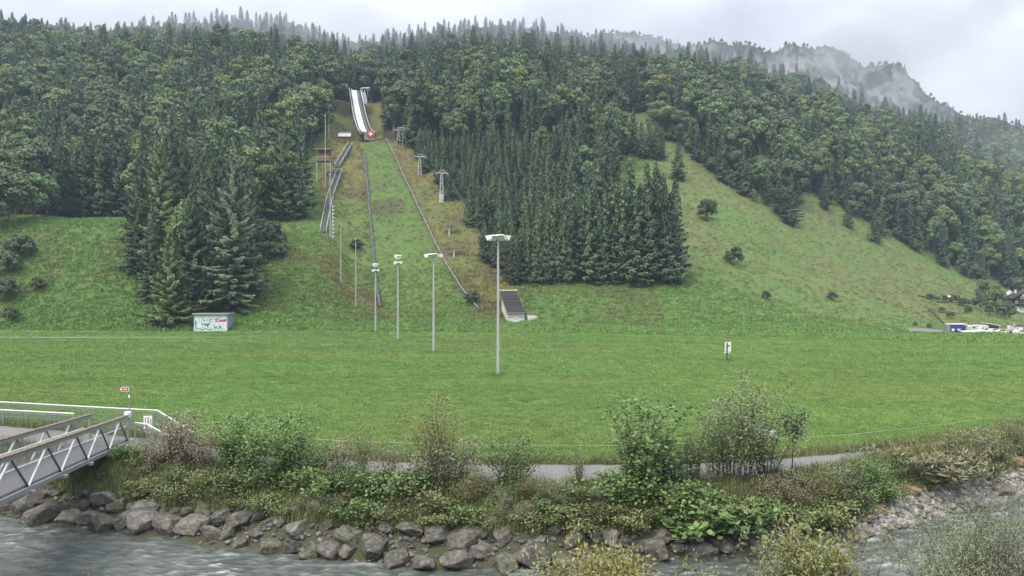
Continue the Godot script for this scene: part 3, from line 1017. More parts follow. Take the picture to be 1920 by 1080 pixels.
func build_meadow_plants() -> void:
	var hero := []
	for h in heroes:
		hero.append(tinted(h, M.bark))
	var bro := []
	for h in broads:
		bro.append(tinted(h, M.pale_bark))
	var spr := []
	for h in spruces:
		spr.append(tinted(h, M.bark))
	# the group of tall spruces on the knoll, in front of the left wood
	var G := "spruces of the tall group behind the painted hut"
	for a in [
		[320.0, 156.5, 2, 0.97, 0, 1.12, "broad olive-green conifer with foliage to the ground, left of the painted hut"],
		[436.0, 163.0, 0, 0.98, 0, 1.05, "tallest drooping grey-green spruce standing right behind the painted hut"],
		[302.0, 176.0, 0, 0.98, 2, 0.85, "tall dark spruce rising behind the broad olive conifer"],
		[342.0, 181.0, 1, 1.0, 0, 1.0, "tall bare-stemmed spruce in the middle of the group behind the painted hut"],
		[268.0, 188.0, 3, 0.86, 1, 1.0, "dark spruce on the left flank of the tall group on the knoll"],
		[383.0, 178.0, 1, 0.9, 0, 0.95, "thin dark spruce with a visible trunk between the two tallest spruces"],
		[400.0, 170.0, 1, 0.72, 1, 0.9, "shorter dark spruce with a bare trunk just left of the grey-green one"],
		[470.0, 186.0, 3, 0.76, 5, 0.95, "spruce on the right flank of the tall group on the knoll"],
		[285.0, 168.0, 3, 0.62, 0, 0.95, "middle-sized spruce left of the broad olive conifer"],
		[360.0, 168.0, 3, 0.78, 1, 1.0, "dark spruce with low branches between the olive conifer and the tallest spruce"],
		[412.0, 182.0, 3, 0.95, 5, 1.0, "blue-green spruce behind the tallest grey-green one"],
		[322.0, 190.0, 3, 1.0, 1, 1.0, "dark spruce at the back of the tall group on the knoll"],
		[256.0, 178.0, 3, 0.66, 0, 1.1, "outermost spruce on the left flank of the tall group"],
		[462.0, 170.0, 3, 0.66, 2, 1.15, "green spruce with low branches right of the tallest one"],
		[385.0, 160.0, 3, 0.36, 1, 1.1, "short dark spruce directly behind the painted hut"]]:
		plant("spruce_tree", hero[a[2]][a[4]], at_px(a[0], a[1]) + Vector3.DOWN * 0.2, a[3], a[0], CROWN, a[6], "tree", G, a[5])
	plant("broadleaf_tree", bro[0][3], at_px(352.0, 172.0), 1.12, 1.0, CROWN, "pale green broadleaf tree squeezed among the tall spruces on the knoll", "tree", "", 0.75)
	plant("broadleaf_tree", bro[4][0], at_px(395.0, 163.0), 0.4, 2.0, CROWN, "small leafy tree in the shade behind the painted hut", "tree")
	for a in [[18.0, 200.0, 0, 1.02, 0, "large round broadleaf tree on the left end of the knoll"], [64.0, 208.0, 2, 0.9, 3, "broadleaf tree just right of the large round one on the knoll"], [-30.0, 196.0, 4, 1.1, 1, "broadleaf tree cut by the left edge of the view"], [88.0, 214.0, 1, 0.68, 3, "smaller pale broadleaf tree at the knoll's crest"]]:
		plant("broadleaf_tree", bro[a[2]][a[4]], at_px(a[0], a[1]) + Vector3.DOWN * 2.2 * a[3], a[3], a[0], CROWN, a[5], "tree")
	# bushes on the knoll's left slope
	var bush := []
	for a in [[4.6, 2.6, Color(0.12, 0.16, 0.075)], [5.0, 2.4, Color(0.1, 0.14, 0.075)]]:
		bush.append(ready_pair(broadleaf_meshes(a[0], a[1], 0.02, 26, 95, 0.42, a[2]), M.pale_bark, M.leaf))
	for a in [[36.0, 183.0, 1.45, "grey-green bush below the large round tree on the knoll"], [12.0, 176.0, 1.3, "bush halfway down the knoll at the left edge"], [10.0, 166.0, 1.2, "dark bush low on the knoll at the left edge"], [70.0, 170.0, 0.75, "small dark bush alone on the knoll's left slope"], [20.0, 157.0, 0.75, "reddish bush at the foot of the knoll at the left edge"], [506.0, 193.0, 1.75, "rounded bush on the right shoulder of the knoll"], [522.0, 189.0, 0.9, "low bush under the rounded one on the knoll's right shoulder"], [884.0, 193.0, 0.85, "dark bush beside the lower end of the landing hill's right board"], [668.0, 222.0, 0.75, "dark bush below the small wooden stand"]]:
		plant("bush", bush[int(a[0]) % 2], at_px(a[0], a[1]), a[2], a[0], ["stems", "foliage"], a[3], "bush")
	# lone trees on the right meadow
	for a in [[1242.0, 318.0, 0, 0.42, "small lone spruce highest on the right meadow"], [1272.0, 296.0, 2, 0.6, "lone dark spruce on the right meadow below the small highest one"], [1641.0, 318.0, 2, 0.54, "lone pointed spruce on the right meadow below the wood"], [1484.0, 292.0, 0, 0.74, "tallest spruce of the tongue of trees that runs down the right meadow"], [1462.0, 296.0, 2, 0.6, "spruce beside the tallest in the tongue of trees on the meadow"], [1440.0, 300.0, 4, 0.58, "spruce on the left side of the tongue of trees on the meadow"], [1172.0, 318.0, 2, 0.62, "leftmost dark spruce of the cluster on the meadow's upper gap"], [1188.0, 322.0, 0, 0.7, "tallest dark spruce of the cluster on the meadow's upper gap"], [1203.0, 316.0, 4, 0.6, "middle dark spruce of the cluster on the meadow's upper gap"], [1218.0, 321.0, 2, 0.66, "dark spruce right of the middle one in the upper gap cluster"], [1230.0, 317.0, 0, 0.58, "rightmost dark spruce of the cluster on the meadow's upper gap"], [1590.0, 322.0, 2, 0.5, "short spruce at the wood's edge above the meadow"], [1548.0, 330.0, 4, 0.62, "spruce at the notch in the wood's edge above the meadow"]]:
		plant("spruce_tree", spr[a[2]][[0, 1, 5][int(a[0]) % 3]], at_px(a[0], a[1]), a[3], a[0], CROWN, a[4], "tree", "", 1.25)
	for a in [[1325.0, 262.0, 1.55, "round green bush on the upper right meadow"], [1377.0, 232.0, 1.25, "round green bush in the middle of the right meadow"], [1437.0, 213.0, 0.55, "small dark bush low on the right meadow"], [1560.0, 232.0, 0.62, "small dark bush on the lower meadow towards the chalet"], [1745.0, 265.0, 0.62, "narrow bush at the left end of the garden hedge"], [1758.0, 266.0, 0.42, "low bush second in the garden hedge"], [1771.0, 267.0, 0.5, "bush third in the garden hedge"], [1790.0, 268.0, 0.78, "taller bush in the middle of the garden hedge"], [1806.0, 270.0, 0.66, "pale bush near the right end of the garden hedge"], [1814.0, 272.0, 0.6, "pale bush at the right end of the garden hedge"], [1742.0, 214.0, 0.3, "tiny bush on the grass left of the trailers"], [1716.0, 216.0, 0.25, "tinier bush farthest left of the trailers"], [1766.0, 246.0, 0.42, "bush on the bank below the hedge"], [1782.0, 238.0, 0.5, "brownish bush on the bank above the trailers"], [1815.0, 250.0, 0.6, "dark round bush in the garden below the pale trees"]]:
		plant("bush", bush[int(a[0]) % 2], at_px(a[0], a[1]), a[2], a[0], ["stems", "foliage"], a[3], "bush")
	for a in [[1838.0, 272.0, 4, 0.5, 1, "slender tree in the garden left of the pale willow"], [1868.0, 276.0, 4, 0.75, 2, "large pale grey-green tree in front of the far house roof"], [1845.0, 300.0, 2, 0.55, 0, "dark round tree above the garden"], [1893.0, 268.0, 4, 0.45, 1, "dark green tree just left of the chalet"], [1878.0, 262.0, 2, 0.3, 1, "low dark tree below the far house roof"], [1855.0, 262.0, 4, 0.28, 1, "low dark tree at the foot of the slender one"]]:
		plant("broadleaf_tree", bro[a[2]][a[4]], at_px(a[0], a[1]) + Vector3.DOWN * 2.2 * a[3], a[3], a[0], CROWN, a[5], "tree")

# ------------------------------------------------------------------ far cliffs
const CLIFF_TOP := [[1080.0, 62.0], [1190.0, 58.0], [1215.0, 66.0], [1245.0, 80.0], [1290.0, 79.0], [1310.0, 82.0], [1345.0, 74.0], [1375.0, 81.0], [1405.0, 84.0], [1445.0, 92.0], [1466.0, 90.0], [1478.0, 79.0], [1500.0, 84.0], [1530.0, 88.0], [1552.0, 84.0], [1570.0, 94.0], [1605.0, 118.0], [1640.0, 122.0], [1672.0, 117.0], [1690.0, 124.0], [1702.0, 146.0], [1716.0, 166.0], [1740.0, 182.0], [1765.0, 196.0], [1790.0, 204.0], [1850.0, 226.0], [1990.0, 262.0]]

func build_cliffs() -> void:
	var b := MB.new()
	var cols := 230
	var rows := 60
	for i in cols:
		var px := lerpf(1080.0, 1990.0, float(i) / (cols - 1))
		var top := 9.5 + (540.0 - interp(CLIFF_TOP, px)) / FOC * 830.0
		for j in rows:
			var t := float(j) / (rows - 1)
			# wooded foot, then steep rock, then a rounded top that falls away behind
			var dep := 0.0
			var e := 0.0
			if t < 0.25:
				dep = lerpf(640.0, 762.0, t / 0.25)
				e = lerpf(top * 0.25, top * 0.52, t / 0.25)
			elif t < 0.8:
				var k := (t - 0.25) / 0.55
				dep = lerpf(762.0, 822.0, k) + sin(k * 9.0) * 5.0
				e = lerpf(top * 0.52, top * 0.985, k)
			else:
				var k := (t - 0.8) / 0.2
				dep = lerpf(822.0, 900.0, k)
				e = top * (0.985 + 0.015 * sin(minf(k * 3.0, 1.0) * PI * 0.5)) - maxf(k - 0.33, 0.0) * 60.0
			var x := (px - 960.0) / FOC * 830.0
			var rk: float = n_mid.get_noise_3d(x * 0.9, e * 0.5, 7.0) * 14.0 + n_fine.get_noise_3d(x * 0.35, e * 0.25, 3.0) * 5.0
			dep += rk * clampf(t * 4.0, 0.0, 1.0)
			b.v.append(Vector3(x, e + n_mid.get_noise_2d(x * 2.0, dep) * 2.0, -dep))
			b.n.append(Vector3.UP)
			var ledge: float = n_mid.get_noise_3d(x * 0.8 + 300.0, e * 1.6, 2.0) + n_fine.get_noise_2d(x * 0.3, e * 0.4) * 0.6
			var rock := Color(0.23, 0.225, 0.22).lerp(Color(0.36, 0.35, 0.335), clampf(0.5 + n_mid.get_noise_2d(x * 2.0, e * 0.7), 0.0, 1.0))
			var green := Color(0.07, 0.095, 0.045)
			var k3: float = clampf(ledge * 3.2 + 0.45, 0.0, 1.0)
			if t < 0.27 or t > 0.79:
				k3 = 1.0
			b.c.append(rock.lerp(green, k3))
	for i in cols:
		for j in rows:
			var k := i * rows + j
			var dx := b.v[mini(i + 1, cols - 1) * rows + j] - b.v[maxi(i - 1, 0) * rows + j]
			var dz := b.v[i * rows + mini(j + 1, rows - 1)] - b.v[i * rows + maxi(j - 1, 0)]
			b.n[k] = dx.cross(dz).normalized()
			if b.n[k].z < 0.0 and b.n[k].y < 0.3:
				b.n[k] = -b.n[k]
	for i in cols - 1:
		for j in rows - 1:
			var k := i * rows + j
			b.ix.append_array([k, k + 1, k + rows + 1, k, k + rows + 1, k + rows])
	var o := setting(b, "rock_ridge", M.rock)
	o.set_meta("label", "distant rock ridge with green ledges in the clouds")
	# trees along its top and on its ledges
	var holder := Node3D.new()
	holder.name = "ridge_trees"
	add_child(holder)
	tag(holder, "thin fringe of trees on the distant rock ridge", "trees", "", "stuff")
	make_trees()
	for kind in 2:
		var src: Array = (spruces if kind == 0 else broads)
		var crown: ArrayMesh = src[0][1].mesh(M.leaf)
		var mm := MultiMesh.new()
		mm.transform_format = MultiMesh.TRANSFORM_3D
		mm.mesh = crown
		var spots := []
		for k in (260 if kind == 0 else 900):
			var i := rng.randi_range(1, cols - 2)
			var j := rng.randi_range(1, 13) if rng.randf() < 0.6 else rng.randi_range(46, 51)
			if rng.randf() < 0.22:
				j = rng.randi_range(14, 45)
			spots.append(b.v[i * rows + j])
		mm.instance_count = spots.size()
		for k in spots.size():
			var s := rng.randf_range(0.14, 0.3) * (0.85 if kind == 0 else 1.25)
			mm.set_instance_transform(k, Transform3D(Basis(Vector3.UP, rng.randf() * TAU).scaled(Vector3(s, s, s)), spots[k] + Vector3.DOWN * (0.5 if kind == 0 else 1.6)))
		var mi := MultiMeshInstance3D.new()
		mi.name = ["spruces", "broadleaf_trees"][kind]
		mi.multimesh = mm
		holder.add_child(mi, true)

# ------------------------------------------------------------------ the ski jump
func sheet(p: PackedVector3Array, w0: float, w1: float, lat: Vector3, thick: float) -> MB:
	# a slab that follows points, from w0 to w1 across
	var b := MB.new()
	for i in p.size() - 1:
		var a := p[i] + lat * w0
		var c := p[i] + lat * w1
		var d := p[i + 1] + lat * w1
		var e := p[i + 1] + lat * w0
		var dn := Vector3.DOWN * thick
		var mid := (a + c + d + e) * 0.25 + dn * 0.5
		b.out4(a, c, d, e, mid)
		b.out4(a + dn, c + dn, d + dn, e + dn, mid)
		b.out4(a, e, e + dn, a + dn, mid)
		b.out4(c, d, d + dn, c + dn, mid)
		if i == 0:
			b.out4(a, c, c + dn, a + dn, mid)
		if i == p.size() - 2:
			b.out4(e, d, d + dn, e + dn, mid)
	return b

func shifted(p: PackedVector3Array, o: Vector3) -> PackedVector3Array:
	var q := PackedVector3Array()
	for a in p:
		q.append(a + o)
	return q

func radii(n: int, r: float) -> PackedFloat32Array:
	var a := PackedFloat32Array()
	for i in n:
		a.append(r)
	return a

func build_ski_jump() -> void:
	var lip := Vector3(-58.6, 72.6, -297.0)
	var top := Vector3(-81.0, 111.0, -375.0)
	var p := PackedVector3Array()
	for i in 25:
		var t := i / 24.0
		var q := top.lerp(lip, t)
		q.y = lip.y + (top.y - lip.y) * pow(1.0 - t, 1.5)
		p.append(q - lip)
	var lat := Vector3(78.0, 0, -22.4).normalized()
	var o := thing("ski_jump_inrun", lip, "white ski jump inrun with side walls curving down to a red take-off", "ski jump")
	part(sheet(p, -1.25, 1.25, lat, 0.25), "track", M.ice_white, o)
	part(sheet(shifted(p, Vector3.DOWN * 0.27), -2.6, 3.4, lat, 0.8), "deck", M.dark, o)
	part(sheet(p, 1.35, 2.3, lat, 0.3), "service_steps", M.mat_green, o)
	for s in [-2.5, -1.45]:
		var w := part(sheet(shifted(p, Vector3.UP * (1.0 if s < -2.0 else 0.55)), s - 0.08, s + 0.08, lat, 1.2), "side_wall", M.blue_grey, o)
		var r := MB.new()
		r.tube(shifted(p, lat * s + Vector3.UP * (1.1 if s < -2.0 else 0.65)), radii(p.size(), 0.16), 5)
		part(r, "top_rail", M.ice_white, w)
	var w2 := part(sheet(shifted(p, Vector3.UP * 0.7), 1.3, 1.42, lat, 0.9), "side_wall", M.dark_green, o)
	var r2 := MB.new()
	r2.tube(shifted(p, lat * 3.3 + Vector3.UP * 1.0), radii(p.size(), 0.13), 5)
	part(r2, "hand_rail", M.ice_white, w2)
	for k in [9, 11, 15]:
		var b := MB.new()
		var q := p[k] + Vector3.UP * 0.03
		var f := (p[k + 1] - p[k]).normalized()
		b.bar(q, q + f * 3.0, 1.3 if k < 15 else 0.8, 0.03, 0.0, f.cross(lat).normalized())
		part(b, "faded_print", M.faded_pink, o)
	for k in [3, 7, 11, 15, 19]:
		for s in [-2.2, 2.9]:
			var b := MB.new()
			var q: Vector3 = p[k] + lat * s
			var g := ground(q.x + lip.x, -(q.z + lip.z)) - lip.y
			b.rod(Vector3(q.x, minf(g - 1.0, q.y - 1.5), q.z), q + Vector3.DOWN * 0.9, 0.3, 0.25, 8)
			part(b, "pillar", M.concrete, o)
	# the take-off table with its round red panel and white cross
	var fwd := Vector3(22.4, 0, 78.0).normalized()
	var tb := MB.new()
	tb.box(Transform3D(Basis(lat, Vector3.UP, lat.cross(Vector3.UP)), fwd * 0.6 + lat * 0.6 + Vector3.DOWN * 1.6), Vector3(4.2, 3.4, 1.2), 0.1)
	part(tb, "take_off_table", M.concrete, o)
	var disc := MB.new()
	var c := fwd * 1.42 + lat * 1.0 + Vector3.DOWN * 0.7
	for i in 16:
		var a0 := TAU * i / 16.0
		var a1 := TAU * (i + 1) / 16.0
		var q0 := c + lat * cos(a0) * 1.55 + Vector3.UP * sin(a0) * 1.45
		var q1 := c + lat * cos(a1) * 1.55 + Vector3.UP * sin(a1) * 1.45
		disc.out3(c, q0, q1, c - fwd)
		disc.out4(q0, q1, q1 - fwd * 0.2, q0 - fwd * 0.2, c)
	var dp := part(disc, "red_panel", M.red, o)
	var cross := MB.new()
	var bas := Basis(lat, Vector3.UP, lat.cross(Vector3.UP))
	cross.box(Transform3D(bas, c + fwd * 0.03), Vector3(1.7, 0.55, 0.06))
	cross.box(Transform3D(bas, c + fwd * 0.04), Vector3(0.55, 1.7, 0.06))
	part(cross, "white_cross", M.ice_white, dp)
	# start cabin on the left of the inrun's top, and the frame on its right
	var st := thing("start_cabin", top + lat * -5.2 + Vector3(0, 0.3, 1.0), "small white start cabin on stilts at the top left of the inrun", "cabin")
	var b1 := MB.new()
	b1.box(Transform3D(bas, Vector3(0, 1.2, 0)), Vector3(4.0, 1.7, 2.4), 0.06)
	part(b1, "cabin_wall", M.white, st)
	b1 = MB.new()
	b1.box(Transform3D(bas, Vector3(0, 2.2, 0)), Vector3(4.6, 0.24, 3.0), 0.05)
	part(b1, "roof", M.grey_wood, st)
	b1 = MB.new()
	b1.box(Transform3D(bas, Vector3(0, 0.2, 0)), Vector3(4.4, 0.25, 2.8), 0.04)
	part(b1, "platform", M.dark_steel, st)
	for x in [-1.8, 1.8]:
		b1 = MB.new()
		b1.box(Transform3D(bas, bas * Vector3(x * 0.5, 1.35, 1.22)), Vector3(1.2, 0.6, 0.06))
		part(b1, "window", M.window, st)
		b1 = MB.new()
		b1.rod(bas * Vector3(x, -7.0, 0.8), bas * Vector3(x, 0.1, 0.8), 0.12)
		part(b1, "stilt", M.dark_steel, st)
	st = thing("top_frame", top + lat * 6.0 + Vector3(0, -2.6, 2.0), "pale steel frame with bull wheel at the top right of the inrun", "lift frame")
	for x in [-1.5, 1.5]:
		b1 = MB.new()
		b1.rod(Vector3(x, -1.5, 0), Vector3(x * 0.8, 3.6, 0), 0.14)
		part(b1, "post", M.pole, st)
	b1 = MB.new()
	b1.bar(Vector3(-2.0, 3.5, 0), Vector3(2.4, 3.7, 0), 0.4, 0.4, 0.05)
	part(b1, "beam", M.lamp_white, st)
	b1 = MB.new()
	var ring := PackedVector3Array()
	for i in 19:
		ring.append(Vector3(cos(TAU * i / 18.0) * 1.1 + 1.4, 2.9 + sin(TAU * i / 18.0) * 0.35, sin(TAU * i / 18.0) * 1.1))
	b1.tube(ring, radii(19, 0.13), 6)
	part(b1, "bull_wheel", M.lamp_white, st)
	st = thing("service_stair", top + lat * 5.0 + Vector3(0, -1.5, 3.0), "steel service stair beside the upper inrun", "stair")
	b1 = MB.new()
	var f2 := (p[10] - p[2]).normalized()
	b1.bar(Vector3.ZERO, f2 * 19.0, 1.6, 0.2, 0.0)
	part(b1, "flight", M.blue_grey, st)
	for s in [-0.85, 0.85]:
		b1 = MB.new()
		b1.tube(PackedVector3Array([lat * s + Vector3.UP, lat * s + Vector3.UP + f2 * 19.0]), radii(2, 0.12), 5)
		part(b1, "hand_rail", M.ice_white, st)
	barrier("dark grey board barrier along the left side of the landing hill", true)
	barrier("weathered wooden board barrier along the right side of the landing hill", false)
	judges_tower()
	stairs()
	# coaches' stand, white parapet, left of the take-off
	var at := at_px(647.0, 300.0)
	st = thing("coaches_stand", at, "white parapet coaches' stand left of the take-off", "stand")
	var dy := 9.5 + (540.0 - 257.0) / FOC * 300.0 - at.y
	b1 = MB.new()
	b1.box(Transform3D(Basis(), Vector3(0, dy + 0.7, 0.9)), Vector3(5.2, 1.3, 0.15), 0.03)
	part(b1, "parapet", M.lamp_white, st)
	b1 = MB.new()
	b1.box(Transform3D(Basis(), Vector3(0, dy, 0)), Vector3(5.2, 0.2, 2.0), 0.03)
	part(b1, "platform", M.grey_wood, st)
	for x in [-2.4, 0.0, 2.4]:
		b1 = MB.new()
		b1.rod(Vector3(x, -1.0, 0.0), Vector3(x, dy + 2.2, 0.0), 0.1)
		part(b1, "post", M.dark_steel, st)
	b1 = MB.new()
	b1.bar(Vector3(-2.5, dy + 1.9, 0), Vector3(2.5, dy + 1.9, 0), 0.12, 0.5, 0.02)
	part(b1, "back_rail", M.blue_grey, st)
	# low wooden stand left of the landing hill
	at = at_px(666.0, 223.0)
	st = thing("wooden_stand", at, "low wooden stand on the bank left of the landing hill", "stand")
	b1 = MB.new()
	b1.box(Transform3D(Basis(), Vector3(0, 1.2, 0)), Vector3(3.6, 0.22, 1.6), 0.03)
	part(b1, "platform", M.grey_wood, st)
	b1 = MB.new()
	b1.box(Transform3D(Basis(), Vector3(0, 0.8, 0.75)), Vector3(3.4, 0.5, 0.08), 0.02)
	part(b1, "front_board", M.dark_steel, st)
	for x in [-1.5, 1.5]:
		b1 = MB.new()
		b1.rod(Vector3(x, -1.0, 0), Vector3(x, 1.2, 0), 0.1)
		part(b1, "leg", M.old_wood, st)
	# two coaches' platforms on concrete posts right of the landing hill
	for a in [[846.0, 232.5, "upper grey platform on a white post right of the landing hill"], [855.0, 221.5, "lower grey platform on a white post right of the landing hill"]]:
		at = at_px(a[0], a[1])
		st = thing("coaches_platform", at, a[2], "platform", "coaches' platforms right of the landing hill")
		b1 = MB.new()
		b1.rod(Vector3(-0.6, -1.0, 0), Vector3(-0.6, 2.6, 0), 0.24, 0.22)
		part(b1, "post", M.plaster, st)
		b1 = MB.new()
		b1.box(Transform3D(Basis(), Vector3(0, 2.7, 0)), Vector3(3.6, 0.25, 1.8), 0.04)
		part(b1, "platform", M.weathered, st)
		for x in [-1.7, -0.55, 0.6, 1.7]:
			b1 = MB.new()
			b1.rod(Vector3(x, 2.8, 0.8), Vector3(x, 3.8, 0.8), 0.05)
			part(b1, "rail_post", M.grey_wood, st)
		for y in [3.3, 3.75]:
			b1 = MB.new()
			b1.bar(Vector3(-1.8, y, 0.8), Vector3(1.8, y, 0.8), 0.08, 0.2)
			part(b1, "rail", M.weathered, st)
		b1 = MB.new()
		b1.bar(Vector3(-3.4, 2.4, 0), Vector3(-1.75, 2.7, 0), 0.9, 0.12)
		part(b1, "gangway", M.grey_wood, st)

func barrier(label: String, left: bool) -> void:
	var base := at_px(712.0 if left else 893.0, 190.0)
	var o := thing("landing_barrier", base, label, "barrier")
	var n := 30
	for i in n:
		var far := 286.0 if left else 299.0
		var d0 := lerpf(188.5, far, float(i) / n)
		var d1 := lerpf(188.5, far, (i + 0.93) / n)
		var x0 := left_board(d0) if left else right_board(d0)
		var x1 := left_board(d1) if left else right_board(d1)
		var a := Vector3(x0, ground(x0, d0) + 0.55, -d0) - base
		var c := Vector3(x1, ground(x1, d1) + 0.55, -d1) - base
		var b := MB.new()
		b.bar(a, c, 0.14, 1.15 if left else 0.75, 0.02)
		part(b, "board", M.dark_steel if left and i % 5 != 2 else M.grey_wood, o)
		b = MB.new()
		b.bar(a + Vector3.UP * 0.5, c + Vector3.UP * 0.5, 0.6 if left else 0.4, 0.1, 0.02)
		part(b, "cap", M.weathered if not left else M.dark_steel, o)
		b = MB.new()
		b.bar(a + Vector3.DOWN * 1.1, a + Vector3.UP * 0.42, 0.16, 0.16)
		part(b, "post", M.old_wood, o)
		if not left:
			b = MB.new()
			b.bar(a + Vector3(1.3, 0.1, 0), c + Vector3(1.3, 0.1, 0), 0.1, 0.3, 0.02)
			part(b, "outer_rail", M.old_wood, o)

func judges_tower() -> void:
	var at := at_px(609.0, 262.0)
	var o := thing("judges_tower", at, "brown wooden judges' tower on stilts left of the landing hill", "tower")
	var y0 := 9.5 + (540.0 - 302.0) / FOC * 262.0 - at.y
	var b := MB.new()
	b.box(Transform3D(Basis(), Vector3(0, y0, 0)), Vector3(5.0, 0.5, 3.6), 0.05)
	part(b, "platform", M.weathered, o)
	b = MB.new()
	b.box(Transform3D(Basis(), Vector3(0, y0 + 1.9, 0)), Vector3(3.4, 3.4, 2.6), 0.05)
	part(b, "cabin", M.brown_wood, o)
	for x in [-1.0, 0.0, 1.0]:
		b = MB.new()
		b.box(Transform3D(Basis(), Vector3(x, y0 + 2.8, 1.32)), Vector3(0.8, 1.0, 0.06))
		part(b, "window", M.window, o)
	b = MB.new()
	b.box(Transform3D(Basis(Vector3.RIGHT, 0.12), Vector3(0, y0 + 4.1, 0)), Vector3(5.4, 0.5, 4.4), 0.05)
	part(b, "roof", M.weathered, o)
	b = MB.new()
	b.bar(Vector3(-2.4, y0 + 1.1, 1.75), Vector3(2.4, y0 + 1.1, 1.75), 0.1, 0.14)
	part(b, "balcony_rail", M.pole, o)
	for x in [-2.1, 0.0, 2.1]:
		b = MB.new()
		b.rod(Vector3(x, -2.0, 1.4 if x != 0.0 else -1.2), Vector3(x, y0 - 0.1, 1.4 if x != 0.0 else -1.2), 0.16)
		part(b, "stilt", M.pole, o)
	b = MB.new()
	b.bar(Vector3(2.3, y0, 0), Vector3(3.6, y0 - 3.2, 0), 0.8, 0.25)
	part(b, "entry_ramp", M.grey_wood, o)
	o.scale = Vector3(1.15, 1.0, 1.15)

func stairs() -> void:
	for a in [[606.0, 218.0, 618.0, 243.0, "lowest flight of the grey stair left of the landing hill"], [620.0, 246.0, 637.0, 268.0, "middle flight of the grey stair left of the landing hill"], [632.0, 271.0, 657.0, 294.0, "upper flight of the grey stair left of the landing hill"]]:
		var p0 := at_px(a[0], a[1])
		var p1 := at_px(a[2], a[3])
		var o := thing("hillside_stair", p0, a[4], "stair", "flights of the stair left of the landing hill")
		var d := p1 - p0
		var lat := Vector3(d.z, 0, -d.x).normalized()
		var up := Vector3.UP * 0.9
		var b := MB.new()
		b.bar(up * 0.6, d + up * 0.6, 1.8, 0.35)
		part(b, "flight", M.mat_green, o)
		b = MB.new()
		for i in 40:
			var q := d * ((i + 0.5) / 40.0) + up * 0.6 + Vector3.UP * 0.24
			b.box(Transform3D(Basis(lat, Vector3.UP, lat.cross(Vector3.UP)), q), Vector3(1.6, 0.07, 0.35))
		part(b, "treads", M.mat_green, o).set_meta("kind", "stuff")
		for s in [-0.92, 0.92]:
			b = MB.new()
			b.tube(PackedVector3Array([lat * s + up * 1.8, d + lat * s + up * 1.8]), radii(2, 0.08), 6)
			part(b, "hand_rail", M.dull_white, o)
			for i in 5:
				b = MB.new()
				b.rod(lat * s + d * (i / 4.0) + Vector3.DOWN, lat * s + d * (i / 4.0) + up * 1.8, 0.07)
				part(b, "rail_post", M.dull_white, o)

func truss_mast(at: Vector3, h: float, w: float, label: String, solid := 0.0) -> void:
	var o := thing("lift_mast", at, label, "lift mast", "steel masts of the lift right of the landing hill", 0.3)
	var b := MB.new()
	for x in [-1.0, 1.0]:
		for z in [-1.0, 1.0]:
			b = MB.new()
			b.rod(Vector3(x * w, -0.8, z * w), Vector3(x * w * 0.45, h, z * w * 0.45), 0.09, 0.07, 5)
			part(b, "leg", M.dull_white, o)
	b = MB.new()
	for k in 7:
		var t0 := k / 7.0
		var t1 := (k + 1) / 7.0
		var a0 := lerpf(w, w * 0.45, t0)
		var a1 := lerpf(w, w * 0.45, t1)
		var s := 1.0 if k % 2 == 0 else -1.0
		for z in [-1.0, 1.0]:
			b.rod(Vector3(-a0 * s, h * t0, z * a0), Vector3(a1 * s, h * t1, z * a1), 0.045, 0.045, 4)
			b.rod(Vector3(z * a0, h * t0, -a0 * s), Vector3(z * a1, h * t1, a1 * s), 0.045, 0.045, 4)
	part(b, "bracing", M.dull_white, o).set_meta("kind", "stuff")
	b = MB.new()
	b.bar(Vector3(-1.9, h, 0), Vector3(1.9, h, 0), 0.35, 0.3, 0.04)
	part(b, "cross_arm", M.dull_white, o)
	for s in [-1.0, 1.0]:
		b = MB.new()
		b.bar(Vector3(s * 1.8, h + 0.5, -1.1), Vector3(s * 2.1, h - 0.6, 1.1), 0.22, 0.35, 0.05)
		var sh := part(b, "sheave_train", M.dull_white, o)
		for k in 4:
			b = MB.new()
			var q := Vector3(s * lerpf(1.8, 2.1, (k + 0.5) / 4.0), h + lerpf(0.7, -0.35, (k + 0.5) / 4.0), lerpf(-1.1, 1.1, (k + 0.5) / 4.0))
			b.rod(q - Vector3(0.08, 0, 0), q + Vector3(0.08, 0, 0), 0.2, 0.2, 10)
			part(b, "wheel", M.dark_steel, sh)
	b = MB.new()
	b.bar(Vector3(-0.6, h + 0.9, 0), Vector3(0.9, h + 0.9, 0), 0.16, 0.16)
	b.bar(Vector3(-0.6, h + 0.1, 0), Vector3(-0.6, h + 0.9, 0), 0.14, 0.14)
	b.bar(Vector3(0.9, h + 0.1, 0), Vector3(0.9, h + 0.9, 0), 0.14, 0.14)
	part(b, "service_frame", M.dull_white, o)
	if solid > 0.0:
		b = MB.new()
		b.box(Transform3D(Basis(), Vector3(-0.2, solid * 0.5 - 0.4, 0)), Vector3(1.0, solid + 0.8, 1.0), 0.08)
		part(b, "concrete_foot", M.plaster, o)

